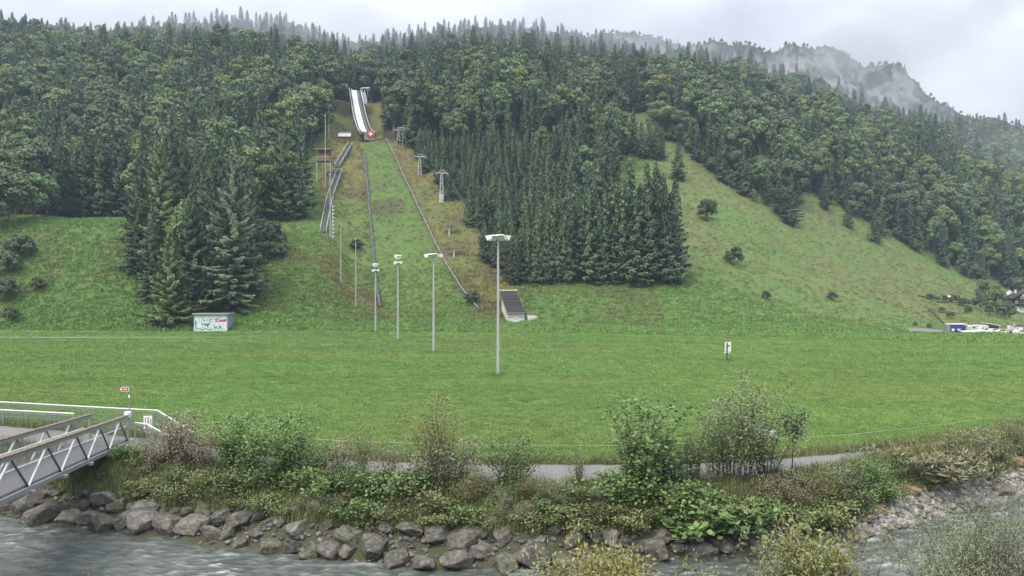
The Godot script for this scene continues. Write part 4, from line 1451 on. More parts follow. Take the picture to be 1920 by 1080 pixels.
func build_lift() -> void:
	var tops := []
	for a in [[828.0, 250.0, 9.8, 0.65, "nearest white lattice lift mast with a tall concrete foot", 2.6], [787.0, 268.0, 7.0, 0.6, "middle slender lift mast halfway up the landing hill", 0.0], [758.0, 291.0, 7.6, 0.7, "uppermost lattice lift mast beside the knoll", 0.0], [747.0, 296.0, 4.6, 0.6, "short lattice lift mast next to the uppermost one", 0.0]]:
		var at := at_px(a[0], a[1])
		truss_mast(at, a[2], a[3], a[4], a[5])
		tops.append(at + Vector3.UP * (a[2] + 0.3))
	var foot := at_px(932.0, 208.0) + Vector3.UP * 2.0
	for s in [-1.9, 1.9]:
		var o := thing("lift_cable", foot, "lift cable on the left of the masts" if s < 0.0 else "lift cable on the right of the masts", "cable", "cables of the lift")
		var b := MB.new()
		var pts := PackedVector3Array([Vector3(s, 0, 0)])
		for k in [0, 1, 2]:
			var prev := pts[-1]
			var q: Vector3 = tops[k] - foot + Vector3(s, 0, 0)
			pts.append(prev.lerp(q, 0.5) + Vector3.DOWN * 0.5)
			pts.append(q)
		b.tube(pts, radii(pts.size(), 0.035), 4)
		part(b, "rope", M.cable, o)
	var st := thing("lift_anchor", foot + Vector3.DOWN * 2.0, "low lift return post at the wood's lower corner", "post")
	var b2 := MB.new()
	b2.bar(Vector3(-2.1, 2.0, 0), Vector3(2.1, 2.0, 0), 0.3, 0.3, 0.04)
	part(b2, "beam", M.dark_steel, st)
	b2 = MB.new()
	b2.rod(Vector3(0, -0.8, 0), Vector3(0, 2.0, 0), 0.2)
	part(b2, "post", M.dark_steel, st)

# ------------------------------------------------------------------ lamps, huts and signs
func flood_mast(at: Vector3, h: float, heads: Array, label: String, group: String, thin := 1.0) -> Node3D:
	# heads: [x, y above the top, z, turn, tilt, size]
	var o := thing("floodlight_mast", at, label, "floodlight", group)
	var b := MB.new()
	b.tube(PackedVector3Array([Vector3(0, -0.3, 0), Vector3(0, 0.1, 0), Vector3(0, h, 0)]), PackedFloat32Array([0.2 * thin, 0.19 * thin, 0.1 * thin]), 12)
	part(b, "pole", M.pole, o)
	b = MB.new()
	b.rod(Vector3(0, -0.2, 0), Vector3(0, 0.16, 0), 0.32 * thin, 0.3 * thin, 12)
	part(b, "base_flange", M.galvanised, o)
	b = MB.new()
	b.box(Transform3D(Basis(), Vector3(0.16 * thin, 2.6, 0.1)), Vector3(0.22, 0.5, 0.2), 0.03)
	part(b, "switch_box", M.galvanised, o)
	for k in heads:
		var arm := MB.new()
		var c := Vector3(k[0], h + k[1], k[2])
		arm.bar(Vector3(0, h + k[1] - 0.15, 0), c + Vector3.DOWN * 0.12, 0.09, 0.09)
		part(arm, "arm", M.dark_steel, o)
		var bs := Basis(Vector3.UP, k[3]) * Basis(Vector3.RIGHT, k[4])
		var z: float = k[5]
		b = MB.new()
		# wedge-shaped housing, thicker at the back
		var pts := [Vector3(-0.42, 0.02, 0.5), Vector3(0.42, 0.02, 0.5), Vector3(0.42, 0.42, -0.35), Vector3(-0.42, 0.42, -0.35), Vector3(-0.42, -0.08, 0.5), Vector3(0.42, -0.08, 0.5), Vector3(0.36, -0.2, -0.4), Vector3(-0.36, -0.2, -0.4)]
		for i in 8:
			pts[i] = c + bs * (pts[i] * z)
		var mid := c + bs * Vector3(0, 0.05, 0)
		for f in [[0, 1, 2, 3], [4, 5, 6, 7], [0, 1, 5, 4], [1, 2, 6, 5], [2, 3, 7, 6], [3, 0, 4, 7]]:
			b.out4(pts[f[0]], pts[f[1]], pts[f[2]], pts[f[3]], mid)
		var hd := part(b, "lamp_head", M.lamp_white, o)
		b = MB.new()
		b.box(Transform3D(bs, c + bs * Vector3(0, -0.09 * z, 0.05 * z)), Vector3(0.7, 0.03, 0.75) * z)
		part(b, "lens", M.lens, hd)
	return o

func build_field_things() -> void:
	var g := "floodlight masts standing in the field"
	var wide := [[-0.8, 0.05, 0.15, 1.2, -0.55, 1.0], [-0.45, 0.0, 0.55, 0.5, -0.5, 0.95], [0.4, 0.05, 0.55, -0.4, -0.55, 1.0], [0.85, 0.05, 0.0, -1.3, -0.5, 1.0], [0.05, 0.15, -0.6, 3.1, -0.45, 1.0]]
	var stacked := [[-0.3, 0.0, 0.2, 1.7, -0.3, 0.95], [0.45, 0.05, 0.1, -1.5, -0.25, 0.9], [0.15, 1.15, 0.1, 0.4, -0.35, 1.1], [-0.15, 1.2, -0.4, 2.6, -0.3, 1.0]]
	flood_mast(at_px(934.0, 80.0), 15.0, wide, "nearest and tallest looking floodlight mast in the field", g)
	flood_mast(at_px(813.0, 106.8), 14.1, wide, "second nearest floodlight mast, with a flat cluster of lamps", g)
	flood_mast(at_px(746.0, 132.0), 13.9, stacked, "third floodlight mast, with lamps stacked in two rows", g)
	flood_mast(at_px(704.0, 153.0), 12.8, stacked, "farthest floodlight mast in the field, lamps in two rows", g)
	g = "slim lamp masts on the bank left of the landing hill"
	var small := [[0.0, 0.1, 0.35, 0.2, -0.5, 0.7]]
	flood_mast(at_px(667.0, 184.0), 17.0, small, "slim lamp mast on the bank beside the left board", g, 0.85)
	flood_mast(at_px(639.0, 192.0), 15.4, small, "slim lamp mast on the crest left of the wooden stand", g, 0.85)
	flood_mast(at_px(619.0, 214.0), 18.6, small, "slim lamp mast beside the foot of the grey stair", g, 0.85)
	flood_mast(at_px(610.0, 256.0), 25.0, small, "very tall slim mast rising past the judges' tower", g, 0.85)
	flood_mast(at_px(617.0, 302.0), 14.0, small, "slim mast in the trees above the judges' tower", g, 0.8)
	# step irons on the mast at the stair
	var p := at_px(623.0, 214.0)
	var o := thing("distance_mast", p, "thin mast with white side plates next to the stair's foot", "mast")
	var b := MB.new()
	b.rod(Vector3(0, -0.3, 0), Vector3(0, 11.5, 0), 0.12, 0.1)
	part(b, "pole", M.pole, o)
	for i in 9:
		b = MB.new()
		b.box(Transform3D(Basis(), Vector3(0.3, 1.5 + i * 1.1, 0)), Vector3(0.55, 0.3, 0.08), 0.01)
		part(b, "plate", M.lamp_white, o)
	painted_hut()
	roof_hut()
	# the white board in the field
	p = at_px(1363.0, 95.0)
	o = thing("field_sign", p, "white upright board with a dark mark on a dark post in the field", "sign")
	b = MB.new()
	b.bar(Vector3(0, -0.3, 0), Vector3(0.02, 2.4, 0), 0.14, 0.14, 0.02)
	part(b, "post", M.dark_green, o)
	b = MB.new()
	b.box(Transform3D(Basis(Vector3.UP, 0.15), Vector3(0.16, 1.85, -0.12)), Vector3(0.84, 1.25, 0.05), 0.01)
	part(b, "board", M.lamp_white, o)
	b = MB.new()
	b.box(Transform3D(Basis(Vector3.BACK, 0.2), Vector3(0.22, 2.0, -0.07)), Vector3(0.3, 0.12, 0.02))
	part(b, "mark", M.dark, o)
	b = MB.new()
	b.box(Transform3D(Basis(), Vector3(0.0, 1.12, -0.05)), Vector3(0.75, 0.12, 0.04))
	part(b, "lower_plate", M.lamp_white, o)
	# white lump on the outrun
	one(stone_mesh(501, Color(0.75, 0.75, 0.73), 0.4), "marker_stone", M.rock, at_px(777.0, 176.0), "small white stone lying on the outrun", "stone").scale = Vector3(1.2, 0.35, 0.5)
	# fence posts
	var i := 0
	for px in [212.0, 300.0, 332.0, 456.0, 525.0]:
		i += 1
		b = MB.new()
		b.tube(PackedVector3Array([Vector3(0, -0.3, 0), Vector3(0.02, 1.25, 0)]), PackedFloat32Array([0.1, 0.085]), 7)
		one(b, "fence_post", M.grey_wood, at_px(px, 151.5), "pale wooden fence post by the painted hut, %s from the left" % ["first", "second", "third", "fourth", "fifth"][i - 1], "post", "fence posts by the painted hut")
	i = 0
	for px in [1492.0, 1502.0, 1512.0, 1521.0, 1531.0, 1541.0, 1551.0, 1560.0, 1570.0, 1579.0]:
		i += 1
		b = MB.new()
		b.tube(PackedVector3Array([Vector3(0, -0.3, 0), Vector3(0.03, 1.1, 0)]), PackedFloat32Array([0.09, 0.075]), 7)
		one(b, "fence_post", M.dark_wood, at_px(px, 172.0 + i * 0.9), "dark fence post below the meadow mound, %s from the left" % ["first", "second", "third", "fourth", "fifth", "sixth", "seventh", "eighth", "ninth", "tenth"][i - 1], "post", "fence posts below the meadow mound")
	# electric fence tape beyond the road
	var spots := [-13.5, -6.0, 1.5, 9.0, 16.5, 24.0, 31.5]
	var pts := PackedVector3Array()
	for k in spots.size():
		var x: float = spots[k]
		var dep := interp(ROAD_FAR, x) + 1.3
		var q := Vector3(x, ground(x, dep), -dep)
		b = MB.new()
		b.rod(Vector3(0, -0.2, 0), Vector3(0.02, 0.95, 0), 0.022, 0.018, 6)
		one(b, "fence_stake", M.cable, q, "thin stake of the tape fence beyond the road, %s from the bridge" % ["first", "second", "third", "fourth", "fifth", "sixth", "seventh"][k], "stake", "stakes of the tape fence")
		if k > 0:
			pts.append(pts[-1].lerp(q + Vector3.UP * 0.8, 0.5) + Vector3.DOWN * 0.07)
		pts.append(q + Vector3.UP * 0.8)
	b = MB.new()
	b.tube(pts, radii(pts.size(), 0.009), 4)
	var tp := part(b, "fence_tape", M.tape, self)
	tag(tp, "thin white fence tape strung along the far side of the road", "fence tape")
	# white trough behind the tall bush
	p = at_px(1438.0, 45.5)
	o = thing("water_trough", p, "small white trough on the field edge behind the tallest bush", "trough", "", 0.2)
	b = MB.new()
	for s in [-1.0, 1.0]:
		b.box(Transform3D(Basis(), Vector3(0, 0.42, s * 0.27)), Vector3(1.1, 0.4, 0.05), 0.01)
		b.box(Transform3D(Basis(), Vector3(s * 0.55, 0.42, 0)), Vector3(0.05, 0.4, 0.58), 0.01)
	b.box(Transform3D(Basis(), Vector3(0, 0.24, 0)), Vector3(1.08, 0.05, 0.55))
	part(b, "basin", M.white, o)
	for s in [-0.45, 0.45]:
		b = MB.new()
		b.box(Transform3D(Basis(), Vector3(s, 0.1, 0)), Vector3(0.08, 0.25, 0.5))
		part(b, "leg", M.galvanised, o)

func painted_hut() -> void:
	var at := at_px(395.0, 152.0)
	var o := thing("painted_hut", at, "flat-roofed hut with a pale sprayed mural and pink lettering", "hut", "", 0.06)
	var b := MB.new()
	b.box(Transform3D(Basis(), Vector3(0, 1.75, -2.0)), Vector3(6.9, 3.6, 4.0), 0.04)
	part(b, "wall", M.blue_grey, o)
	b = MB.new()
	b.box(Transform3D(Basis(), Vector3(0, 3.68, -1.9)), Vector3(7.4, 0.26, 4.6), 0.03)
	part(b, "roof", M.galvanised, o)
	var q := QuadMesh.new()
	q.size = Vector2(6.7, 3.3)
	var m := StandardMaterial3D.new()
	m.roughness = 0.8
	m.albedo_texture = ImageTexture.create_from_image(mural())
	q.material = m
	var f := part_mesh(q, "mural", o)
	f.position = Vector3(0, 1.78, 0.012)
	b = MB.new()
	b.box(Transform3D(Basis(), Vector3(2.95, 0.75, 0.03)), Vector3(0.75, 1.35, 0.05), 0.01)
	part(b, "door", M.plaster, o)
	b = MB.new()
	b.bar(Vector3(-3.3, -0.4, 0.15), Vector3(-3.25, 0.9, 0.15), 0.14, 0.14)
	part(b, "corner_post", M.plaster, o)

func mural() -> Image:
	var w := 320
	var h := 160
	var im := Image.create(w, h, true, Image.FORMAT_RGB8)
	var drip := FastNoiseLite.new()
	drip.seed = 4
	drip.frequency = 0.09
	for j in h:
		for i in w:
			var k: float = drip.get_noise_2d(i * 1.1, j * 0.12)
			var k2: float = drip.get_noise_2d(i * 0.3 + 80.0, j * 0.2)
			var c := Color(0.83, 0.88, 0.88).lerp(Color(0.55, 0.75, 0.69), clampf(k * 2.0 + (0.3 if i > 150 and j > 90 else 0.0), 0.0, 1.0))
			c = c.lerp(Color(0.78, 0.84, 0.94), clampf(k2 * 2.0, 0.0, 0.8))
			if k > 0.42 and i > 160:
				c = Color(0.3, 0.47, 0.44)
			im.set_pixel(i, j, c)
	var ink := Color(0.1, 0.12, 0.2)
	for s in [[[10, 50], [22, 66], [14, 92], [20, 120], [32, 138], [60, 136], [85, 146], [110, 132], [140, 146], [165, 138]], [[70, 70], [82, 96], [104, 84], [112, 104], [122, 82], [132, 108], [150, 70], [168, 62]], [[84, 30], [90, 55], [110, 58]], [[120, 46], [150, 48], [168, 40]], [[132, 90], [128, 116], [140, 120]], [[8, 70], [16, 110]], [[200, 128], [214, 112], [222, 134]], [[242, 130], [256, 112], [262, 136]]]:
		stroke(im, s, ink, 3.2)
	var pink := Color(0.84, 0.18, 0.42)
	for s in [[[198, 40], [232, 34], [206, 62], [236, 62]], [[244, 60], [250, 44], [260, 60], [246, 62]], [[266, 62], [268, 46], [278, 60]], [[284, 62], [284, 42]], [[292, 62], [296, 44], [304, 60]], [[308, 34], [308, 62]]]:
		stroke(im, s, Color(0.45, 0.12, 0.3), 4.6)
		stroke(im, s, pink, 3.0)
	im.generate_mipmaps()
	return im

func stroke(im: Image, pts: Array, c: Color, r: float) -> void:
	for k in pts.size() - 1:
		var a := Vector2(pts[k][0], pts[k][1])
		var d := Vector2(pts[k + 1][0], pts[k + 1][1])
		var n := int(a.distance_to(d)) + 1
		for i in n + 1:
			var q := a.lerp(d, float(i) / n)
			for y in range(int(q.y - r), int(q.y + r) + 1):
				for x in range(int(q.x - r), int(q.x + r) + 1):
					if x >= 0 and y >= 0 and x < im.get_width() and y < im.get_height() and Vector2(x, y).distance_to(q) <= r:
						im.set_pixel(x, y, c)

func roof_hut() -> void:
	var ax := Vector3(0.24, 0, 0.97).normalized()
	var lt := Vector3(0.97, 0, -0.24).normalized()
	var bas := Basis(lt, Vector3.UP, lt.cross(Vector3.UP))
	var at := at_px(967.0, 186.0)
	at.y = 0.9
	var o := thing("equipment_hut", at, "white hut built into the slope under one long dark tiled roof", "hut")
	var w := 4.3
	var eave := 2.15
	var run := 8.4
	var rise := 5.3
	# walls: front, and side walls that follow the roof
	var b := MB.new()
	b.box(Transform3D(bas, Vector3(0, eave * 0.5 - 0.4, 0)), Vector3(w, eave + 0.6, 0.25), 0.03)
	part(b, "front_wall", M.plaster, o)
	for s in [-1.0, 1.0]:
		b = MB.new()
		var c: Vector3 = lt * (s * w * 0.5)
		var n: Vector3 = lt * 0.12
		var q := [Vector3.DOWN * 0.7, Vector3.UP * (eave - 0.1), -ax * run * 0.72 + Vector3.UP * (eave + rise * 0.72 - 0.15), -ax * run * 0.72 + Vector3.UP * 1.0, -ax * run * 0.3 + Vector3.DOWN * 0.2]
		var mid: Vector3 = c - ax * 2.0 + Vector3.UP * 1.5
		for e in [-1.0, 1.0]:
			b.out3(c + n * e + q[0], c + n * e + q[1], c + n * e + q[4], mid)
			b.out4(c + n * e + q[1], c + n * e + q[2], c + n * e + q[3], c + n * e + q[4], mid)
		for i in 5:
			b.out4(c + n + q[i], c - n + q[i], c - n + q[(i + 1) % 5], c + n + q[(i + 1) % 5], mid)
		part(b, "side_wall", M.plaster, o)
	b = MB.new()
	b.box(Transform3D(bas, Vector3(0, 2.6, 0) - ax * run * 0.74), Vector3(w - 0.3, 6.2, 0.25))
	part(b, "rear_wall", M.concrete, o)
	# roof: boards below, courses of dark tiles above, pale verge boards
	var slope := (-ax * run + Vector3.UP * rise)
	var down := -slope.normalized()
	var nrm := lt.cross(down).normalized()
	if nrm.y < 0.0:
		nrm = -nrm
	var e0 := Vector3.UP * (eave + 0.05) + ax * 0.5
	b = MB.new()
	b.bar(e0, e0 + slope * 1.06, w + 0.5, 0.14, 0.02, nrm)
	var rf := part(b, "roof", M.grey_wood, o)
	var n := 14
	for i in n:
		b = MB.new()
		var t0 := (i + 0.0) / n * 1.05
		var t1 := (i + 1.12) / n * 1.05
		b.col = Color(0.052, 0.05, 0.05) * rng.randf_range(0.75, 1.3)
		b.bar(e0 + slope * t0 + nrm * 0.16, e0 + slope * t1 + nrm * 0.1, w + 0.35, 0.05, 0.0, nrm)
		part(b, "tile_course", M.roof, rf)
	for s in [-1.0, 1.0]:
		b = MB.new()
		b.bar(e0 + lt * s * (w * 0.5 + 0.28) + nrm * 0.12, e0 + slope * 1.06 + lt * s * (w * 0.5 + 0.28) + nrm * 0.12, 0.1, 0.3, 0.02, nrm)
		part(b, "verge_board", M.grey_wood, rf)
	b = MB.new()
	b.bar(e0 + slope * 1.07 - lt * (w * 0.5 + 0.5) + nrm * 0.15, e0 + slope * 1.07 + lt * (w * 0.5 + 0.45) + nrm * 0.15, 0.3, 0.3, 0.03)
	part(b, "ridge_board", M.plaster, rf)
	b = MB.new()
	b.rod(e0 - lt * (w * 0.5 + 0.2) + ax * 0.1, e0 + lt * (w * 0.5 + 0.2) + ax * 0.1, 0.11, 0.11, 8)
	part(b, "gutter", M.galvanised, rf)
	for s in [-1.6, 1.5]:
		b = MB.new()
		b.rod(lt * s + Vector3.UP * 1.15 + ax * 0.1, lt * s + Vector3.UP * 1.15 + ax * 0.17, 0.16, 0.16, 10)
		part(b, "vent", M.dark, o)
	# annex with a railing on it
	var p := at + lt * 4.1 + ax * 0.2
	o = thing("annex_block", p, "low white block with a railing beside the white hut", "block")
	b = MB.new()
	b.box(Transform3D(bas, Vector3(0, 0.5, -0.8)), Vector3(2.4, 1.9, 2.0), 0.04)
	part(b, "block", M.plaster, o)
	for s in [-1.1, 0.3, 1.9]:
		b = MB.new()
		b.rod(lt * s + Vector3(0, 1.2, -1.6), lt * s + Vector3(0, 2.3, -1.6), 0.05, 0.05, 6)
		part(b, "rail_post", M.galvanised, o)
	for y in [1.75, 2.25]:
		b = MB.new()
		b.rod(lt * -1.1 + Vector3(0, y, -1.6), lt * 1.9 + Vector3(0, y, -1.6), 0.045, 0.045, 6)
		part(b, "rail", M.galvanised, o)

# ------------------------------------------------------------------ the yard and houses at the far right
func prism(pts: Array, z0: float, z1: float) -> MB:
	# a convex side outline (x, y) given depth along z
	var b := MB.new()
	var c := Vector3.ZERO
	for p in pts:
		c += Vector3(p[0], p[1], 0) / pts.size()
	c.z = (z0 + z1) * 0.5
	for i in pts.size():
		var p: Array = pts[i]
		var q: Array = pts[(i + 1) % pts.size()]
		b.out4(Vector3(p[0], p[1], z0), Vector3(q[0], q[1], z0), Vector3(q[0], q[1], z1), Vector3(p[0], p[1], z1), c)
		for z in [z0, z1]:
			b.out3(Vector3(c.x, c.y, z), Vector3(p[0], p[1], z), Vector3(q[0], q[1], z), c)
	return b

func wheels(o: Node3D, xs: Array, half: float, r: float) -> void:
	for x in xs:
		for s in [-1.0, 1.0]:
			var b := MB.new()
			b.rod(Vector3(x, r, s * (half - 0.12)), Vector3(x, r, s * (half + 0.1)), r, r, 14)
			var w := part(b, "wheel", M.tyre, o)
			b = MB.new()
			b.rod(Vector3(x, r, s * (half + 0.09)), Vector3(x, r, s * (half + 0.12)), r * 0.55, r * 0.55, 10)
			part(b, "rim", M.galvanised, w)

func panel(o: Node3D, called: String, c: Vector3, size: Vector3, m: Material) -> void:
	var b := MB.new()
	b.box(Transform3D(Basis(), c), size, 0.02)
	part(b, called, m, o)

func build_far_right() -> void:
	var o := thing("blue_trailer", at_px(1790.0, 209.0), "blue box trailer with a white roof at the left end of the yard", "trailer", "", 0.05)
	part(prism([[-1.9, 0.6], [1.9, 0.6], [1.9, 2.3], [-1.9, 2.3]], -1.1, 1.1), "box", M.blue, o)
	panel(o, "roof", Vector3(0.4, 2.42, 0), Vector3(5.0, 0.2, 2.5), M.lamp_white)
	panel(o, "front_wall", Vector3(-2.4, 1.3, 0), Vector3(0.9, 1.9, 2.0), M.galvanised)
	panel(o, "white_patch", Vector3(-1.2, 0.8, 1.12), Vector3(0.8, 0.7, 0.05), M.lamp_white)
	panel(o, "lettered_patch", Vector3(0.5, 0.9, 1.12), Vector3(1.0, 0.35, 0.05), M.lamp_white)
	wheels(o, [-1.0, 1.0], 1.0, 0.38)
	o = thing("parked_van", at_px(1808.0, 209.5), "dark green van between the blue trailer and the pale horse trailer", "van", "", -0.05)
	part(prism([[-1.5, 0.4], [1.5, 0.4], [1.5, 1.2], [1.1, 1.9], [-1.4, 1.95], [-1.5, 1.3]], -0.85, 0.85), "body", M.dark_green, o)
	panel(o, "windscreen", Vector3(0.35, 1.5, 0.87), Vector3(0.9, 0.45, 0.04), M.window)
	panel(o, "side_window", Vector3(-0.8, 1.5, 0.87), Vector3(0.9, 0.4, 0.04), M.window)
	wheels(o, [-0.95, 0.95], 0.8, 0.34)
	o = thing("horse_trailer", at_px(1820.0, 208.0), "pale round-fronted trailer next to the white caravan", "trailer", "", 0.1)
	part(prism([[-0.95, 0.5], [0.95, 0.5], [1.0, 1.6], [0.7, 2.15], [-0.3, 2.3], [-0.85, 1.9], [-1.05, 1.2]], -0.85, 0.85), "body", M.white, o)
	panel(o, "window", Vector3(0.35, 1.6, 0.87), Vector3(0.7, 0.5, 0.04), M.window)
	wheels(o, [0.0], 0.8, 0.34)
	o = thing("white_caravan", at_px(1838.0, 209.0), "white caravan with two small dark windows in the yard", "caravan", "", 0.02)
	part(prism([[-1.7, 0.5], [1.7, 0.5], [1.75, 2.1], [1.55, 2.35], [-1.55, 2.4], [-1.75, 2.0]], -1.05, 1.05), "body", M.white, o)
	panel(o, "window", Vector3(0.1, 1.15, 1.07), Vector3(0.4, 0.4, 0.04), M.window)
	panel(o, "window", Vector3(1.1, 1.15, 1.07), Vector3(0.8, 0.4, 0.04), M.window)
	panel(o, "door", Vector3(-0.9, 1.35, 1.07), Vector3(0.6, 1.5, 0.04), M.lamp_white)
	wheels(o, [0.1], 1.0, 0.34)
	o = thing("flatbed_trailer", at_px(1828.0, 203.5), "long low white flatbed trailer at the front of the yard", "trailer", "", -0.02)
	part(prism([[-4.0, 0.35], [4.2, 0.35], [4.2, 0.75], [2.6, 0.95], [-1.8, 0.7], [-4.0, 0.6]], -1.0, 1.0), "bed", M.lamp_white, o)
	panel(o, "drawbar", Vector3(-4.6, 0.45, 0), Vector3(1.4, 0.12, 0.2), M.dark_steel)
	wheels(o, [1.0, 1.9], 0.95, 0.3)
	o = thing("yard_shed", at_px(1858.0, 216.0), "small dark shed with a pale sloping roof behind the caravan", "shed", "", -0.2)
	part(prism([[-1.6, -0.3], [1.6, -0.3], [1.6, 1.9], [-1.6, 2.5]], -1.2, 1.2), "wall", M.dark_wood, o)
	var b := MB.new()
	b.bar(Vector3(-2.0, 2.75, 0), Vector3(2.0, 2.0, 0), 3.0, 0.15, 0.02)
	part(b, "roof", M.lamp_white, o)
	for a in [[1864.0, 205.0, 0.9, "pale covered car beside the flatbed trailer"], [1877.0, 204.5, 1.0, "light grey car second from the flatbed trailer"], [1914.0, 203.0, 1.05, "white car cut by the right edge of the view"]]:
		o = thing("parked_car", at_px(a[0], a[1]), a[3], "car", "cars in the yard", 0.1)
		part(prism([[-1.9, 0.35], [1.9, 0.35], [1.95, 0.75], [1.1, 0.9], [0.55, 1.4], [-0.9, 1.45], [-1.6, 0.95], [-1.95, 0.85]], -0.8, 0.8), "body", M.white, o)
		panel(o, "side_window", Vector3(-0.2, 1.15, 0.81), Vector3(1.5, 0.3, 0.04), M.window)
		wheels(o, [-1.2, 1.2], 0.75, 0.31)
		o.scale = Vector3.ONE * a[2]
	o = thing("small_digger", at_px(1893.0, 206.5), "small orange and white digger between the cars", "digger", "", 0.4)
	part(prism([[-0.9, 0.6], [0.8, 0.6], [0.8, 1.2], [-0.9, 1.3]], -0.6, 0.6), "body", M.pale_roof, o)
	part(prism([[-0.3, 1.25], [0.7, 1.2], [0.6, 2.2], [-0.3, 2.25]], -0.5, 0.2), "cab", M.white, o)
	b = MB.new()
	b.bar(Vector3(0.8, 1.0, 0.3), Vector3(1.6, 2.6, 0.3), 0.2, 0.25)
	b.bar(Vector3(1.6, 2.6, 0.3), Vector3(2.4, 1.2, 0.3), 0.16, 0.2)
	part(b, "boom", M.pale_roof, o)
	for s in [-0.6, 0.6]:
		b = MB.new()
		b.box(Transform3D(Basis(), Vector3(0, 0.3, s)), Vector3(2.0, 0.6, 0.3), 0.12)
		part(b, "track", M.tyre, o)
	o = thing("white_cabin", at_px(1909.0, 211.0), "white site cabin with a dark roof at the right end of the yard", "cabin", "", 0.05)
	part(prism([[-1.7, -0.2], [1.7, -0.2], [1.7, 2.1], [-1.7, 2.1]], -1.1, 1.1), "wall", M.lamp_white, o)
	panel(o, "roof", Vector3(0.2, 2.25, 0), Vector3(4.2, 0.3, 2.6), M.dark_green)
	panel(o, "window", Vector3(-0.9, 1.2, 1.12), Vector3(0.6, 0.6, 0.05), M.window)
	panel(o, "door", Vector3(0.9, 0.9, 1.12), Vector3(0.8, 1.8, 0.05), M.blue_grey)
	# garden fence and retaining boards on the slope
	for a in [[[1722.0, 262.0], [1758.0, 264.0], [1815.0, 270.0], "dark rail fence below the garden hedge"], [[1735.0, 250.0], [1763.0, 245.0], [1800.0, 246.0], "pale log edging across the garden bank"], [[1740.0, 246.0], [1772.0, 228.0], [1800.0, 216.0], "dark log edging running down to the trailers"]]:
		var base := at_px(a[0][0], a[0][1])
		o = thing("garden_fence", base, a[3], "fence", "fences round the garden slope")
		for k in 2:
			for i in 5:
				var q0 := at_px(lerpf(a[k][0], a[k + 1][0], i / 5.0), lerpf(a[k][1], a[k + 1][1], i / 5.0)) - base + Vector3.UP * 0.5
				var q1 := at_px(lerpf(a[k][0], a[k + 1][0], (i + 0.95) / 5.0), lerpf(a[k][1], a[k + 1][1], (i + 0.95) / 5.0)) - base + Vector3.UP * 0.5
				b = MB.new()
				b.bar(q0, q1, 0.2, 0.35, 0.03)
				part(b, "rail", M.dark_wood if "dark" in a[3] else M.grey_wood, o)
				b = MB.new()
				b.bar(q0 + Vector3.DOWN * 0.8, q0 + Vector3.UP * 0.3, 0.14, 0.14)
				part(b, "post", M.dark_wood, o)
	# the chalet
	var at := at_px(1914.0, 296.0)
	o = thing("chalet", at, "dark timber chalet with a white base and balconies", "house", "", -0.25)
	panel(o, "base_wall", Vector3(0, 0.8, 0), Vector3(7.6, 2.6, 8.0), M.plaster)
	part(prism([[-4.0, 2.1], [4.0, 2.1], [4.0, 5.6], [0.0, 7.9], [-4.0, 5.6]], -4.2, 4.2), "timber_wall", M.dark_wood, o)
	for s in [-1.0, 1.0]:
		b = MB.new()
		b.bar(Vector3(s * 5.0, 5.15, 0), Vector3(0, 8.1, 0), 10.0, 0.25, 0.03, Vector3(s, 2.0, 0).normalized())
		part(b, "roof", M.dark, o)
	for y in [3.4, 5.3]:
		panel(o, "balcony", Vector3(0.6, y - 0.75, 4.75), Vector3(6.4, 0.75, 1.0), M.dark_wood)
		for x in [-2.9, -1.1, 1.0, 2.6]:
			if y > 5.0 and absf(x) > 2.0:
				continue
			b = MB.new()
			b.box(Transform3D(Basis(), Vector3(x, y + 0.35, 4.24)), Vector3(1.0, 1.0, 0.1), 0.02)
			var fr := part(b, "window", M.lamp_white, o)
			b = MB.new()
			b.box(Transform3D(Basis(), Vector3(x, y + 0.35, 4.3)), Vector3(0.7, 0.75, 0.04))
			part(b, "pane", M.window, fr)
	panel(o, "gable_window", Vector3(-0.7, 6.6, 4.24), Vector3(0.9, 0.7, 0.08), M.lamp_white)
	panel(o, "door", Vector3(1.8, 0.9, 4.04), Vector3(1.0, 1.9, 0.08), M.dark)
	panel(o, "chimney", Vector3(-1.6, 8.0, -1.0), Vector3(0.7, 1.4, 0.7), M.plaster)
	at = at_px(1884.0, 312.0)
	o = thing("far_house", at, "house half hidden by trees, with a faded pink roof", "house", "", 0.3)
	panel(o, "wall", Vector3(0, 1.6, 0), Vector3(6.6, 4.0, 5.0), M.brown_wood)
	for s in [-1.0, 1.0]:
		b = MB.new()
		b.bar(Vector3(0, 3.4, s * 3.2), Vector3(0, 5.6, 0), 7.6, 0.25, 0.02, Vector3(0, 2.0, s).normalized())
		part(b, "roof", M.pale_roof, o)
	panel(o, "chimney", Vector3(2.2, 5.6, 0.3), Vector3(0.7, 1.6, 0.7), M.plaster)
	# small white object high on the meadow
	o = thing("meadow_tank", at_px(1779.0, 283.0), "small pale tank at the top of the meadow track", "tank")
	b = MB.new()
	b.rod(Vector3(-0.9, 0.7, 0), Vector3(0.9, 0.7, 0), 0.6, 0.6, 14)
	part(b, "barrel", M.lamp_white, o)
	panel(o, "cradle", Vector3(0, 0.1, 0), Vector3(1.4, 0.5, 0.8), M.dark_steel)

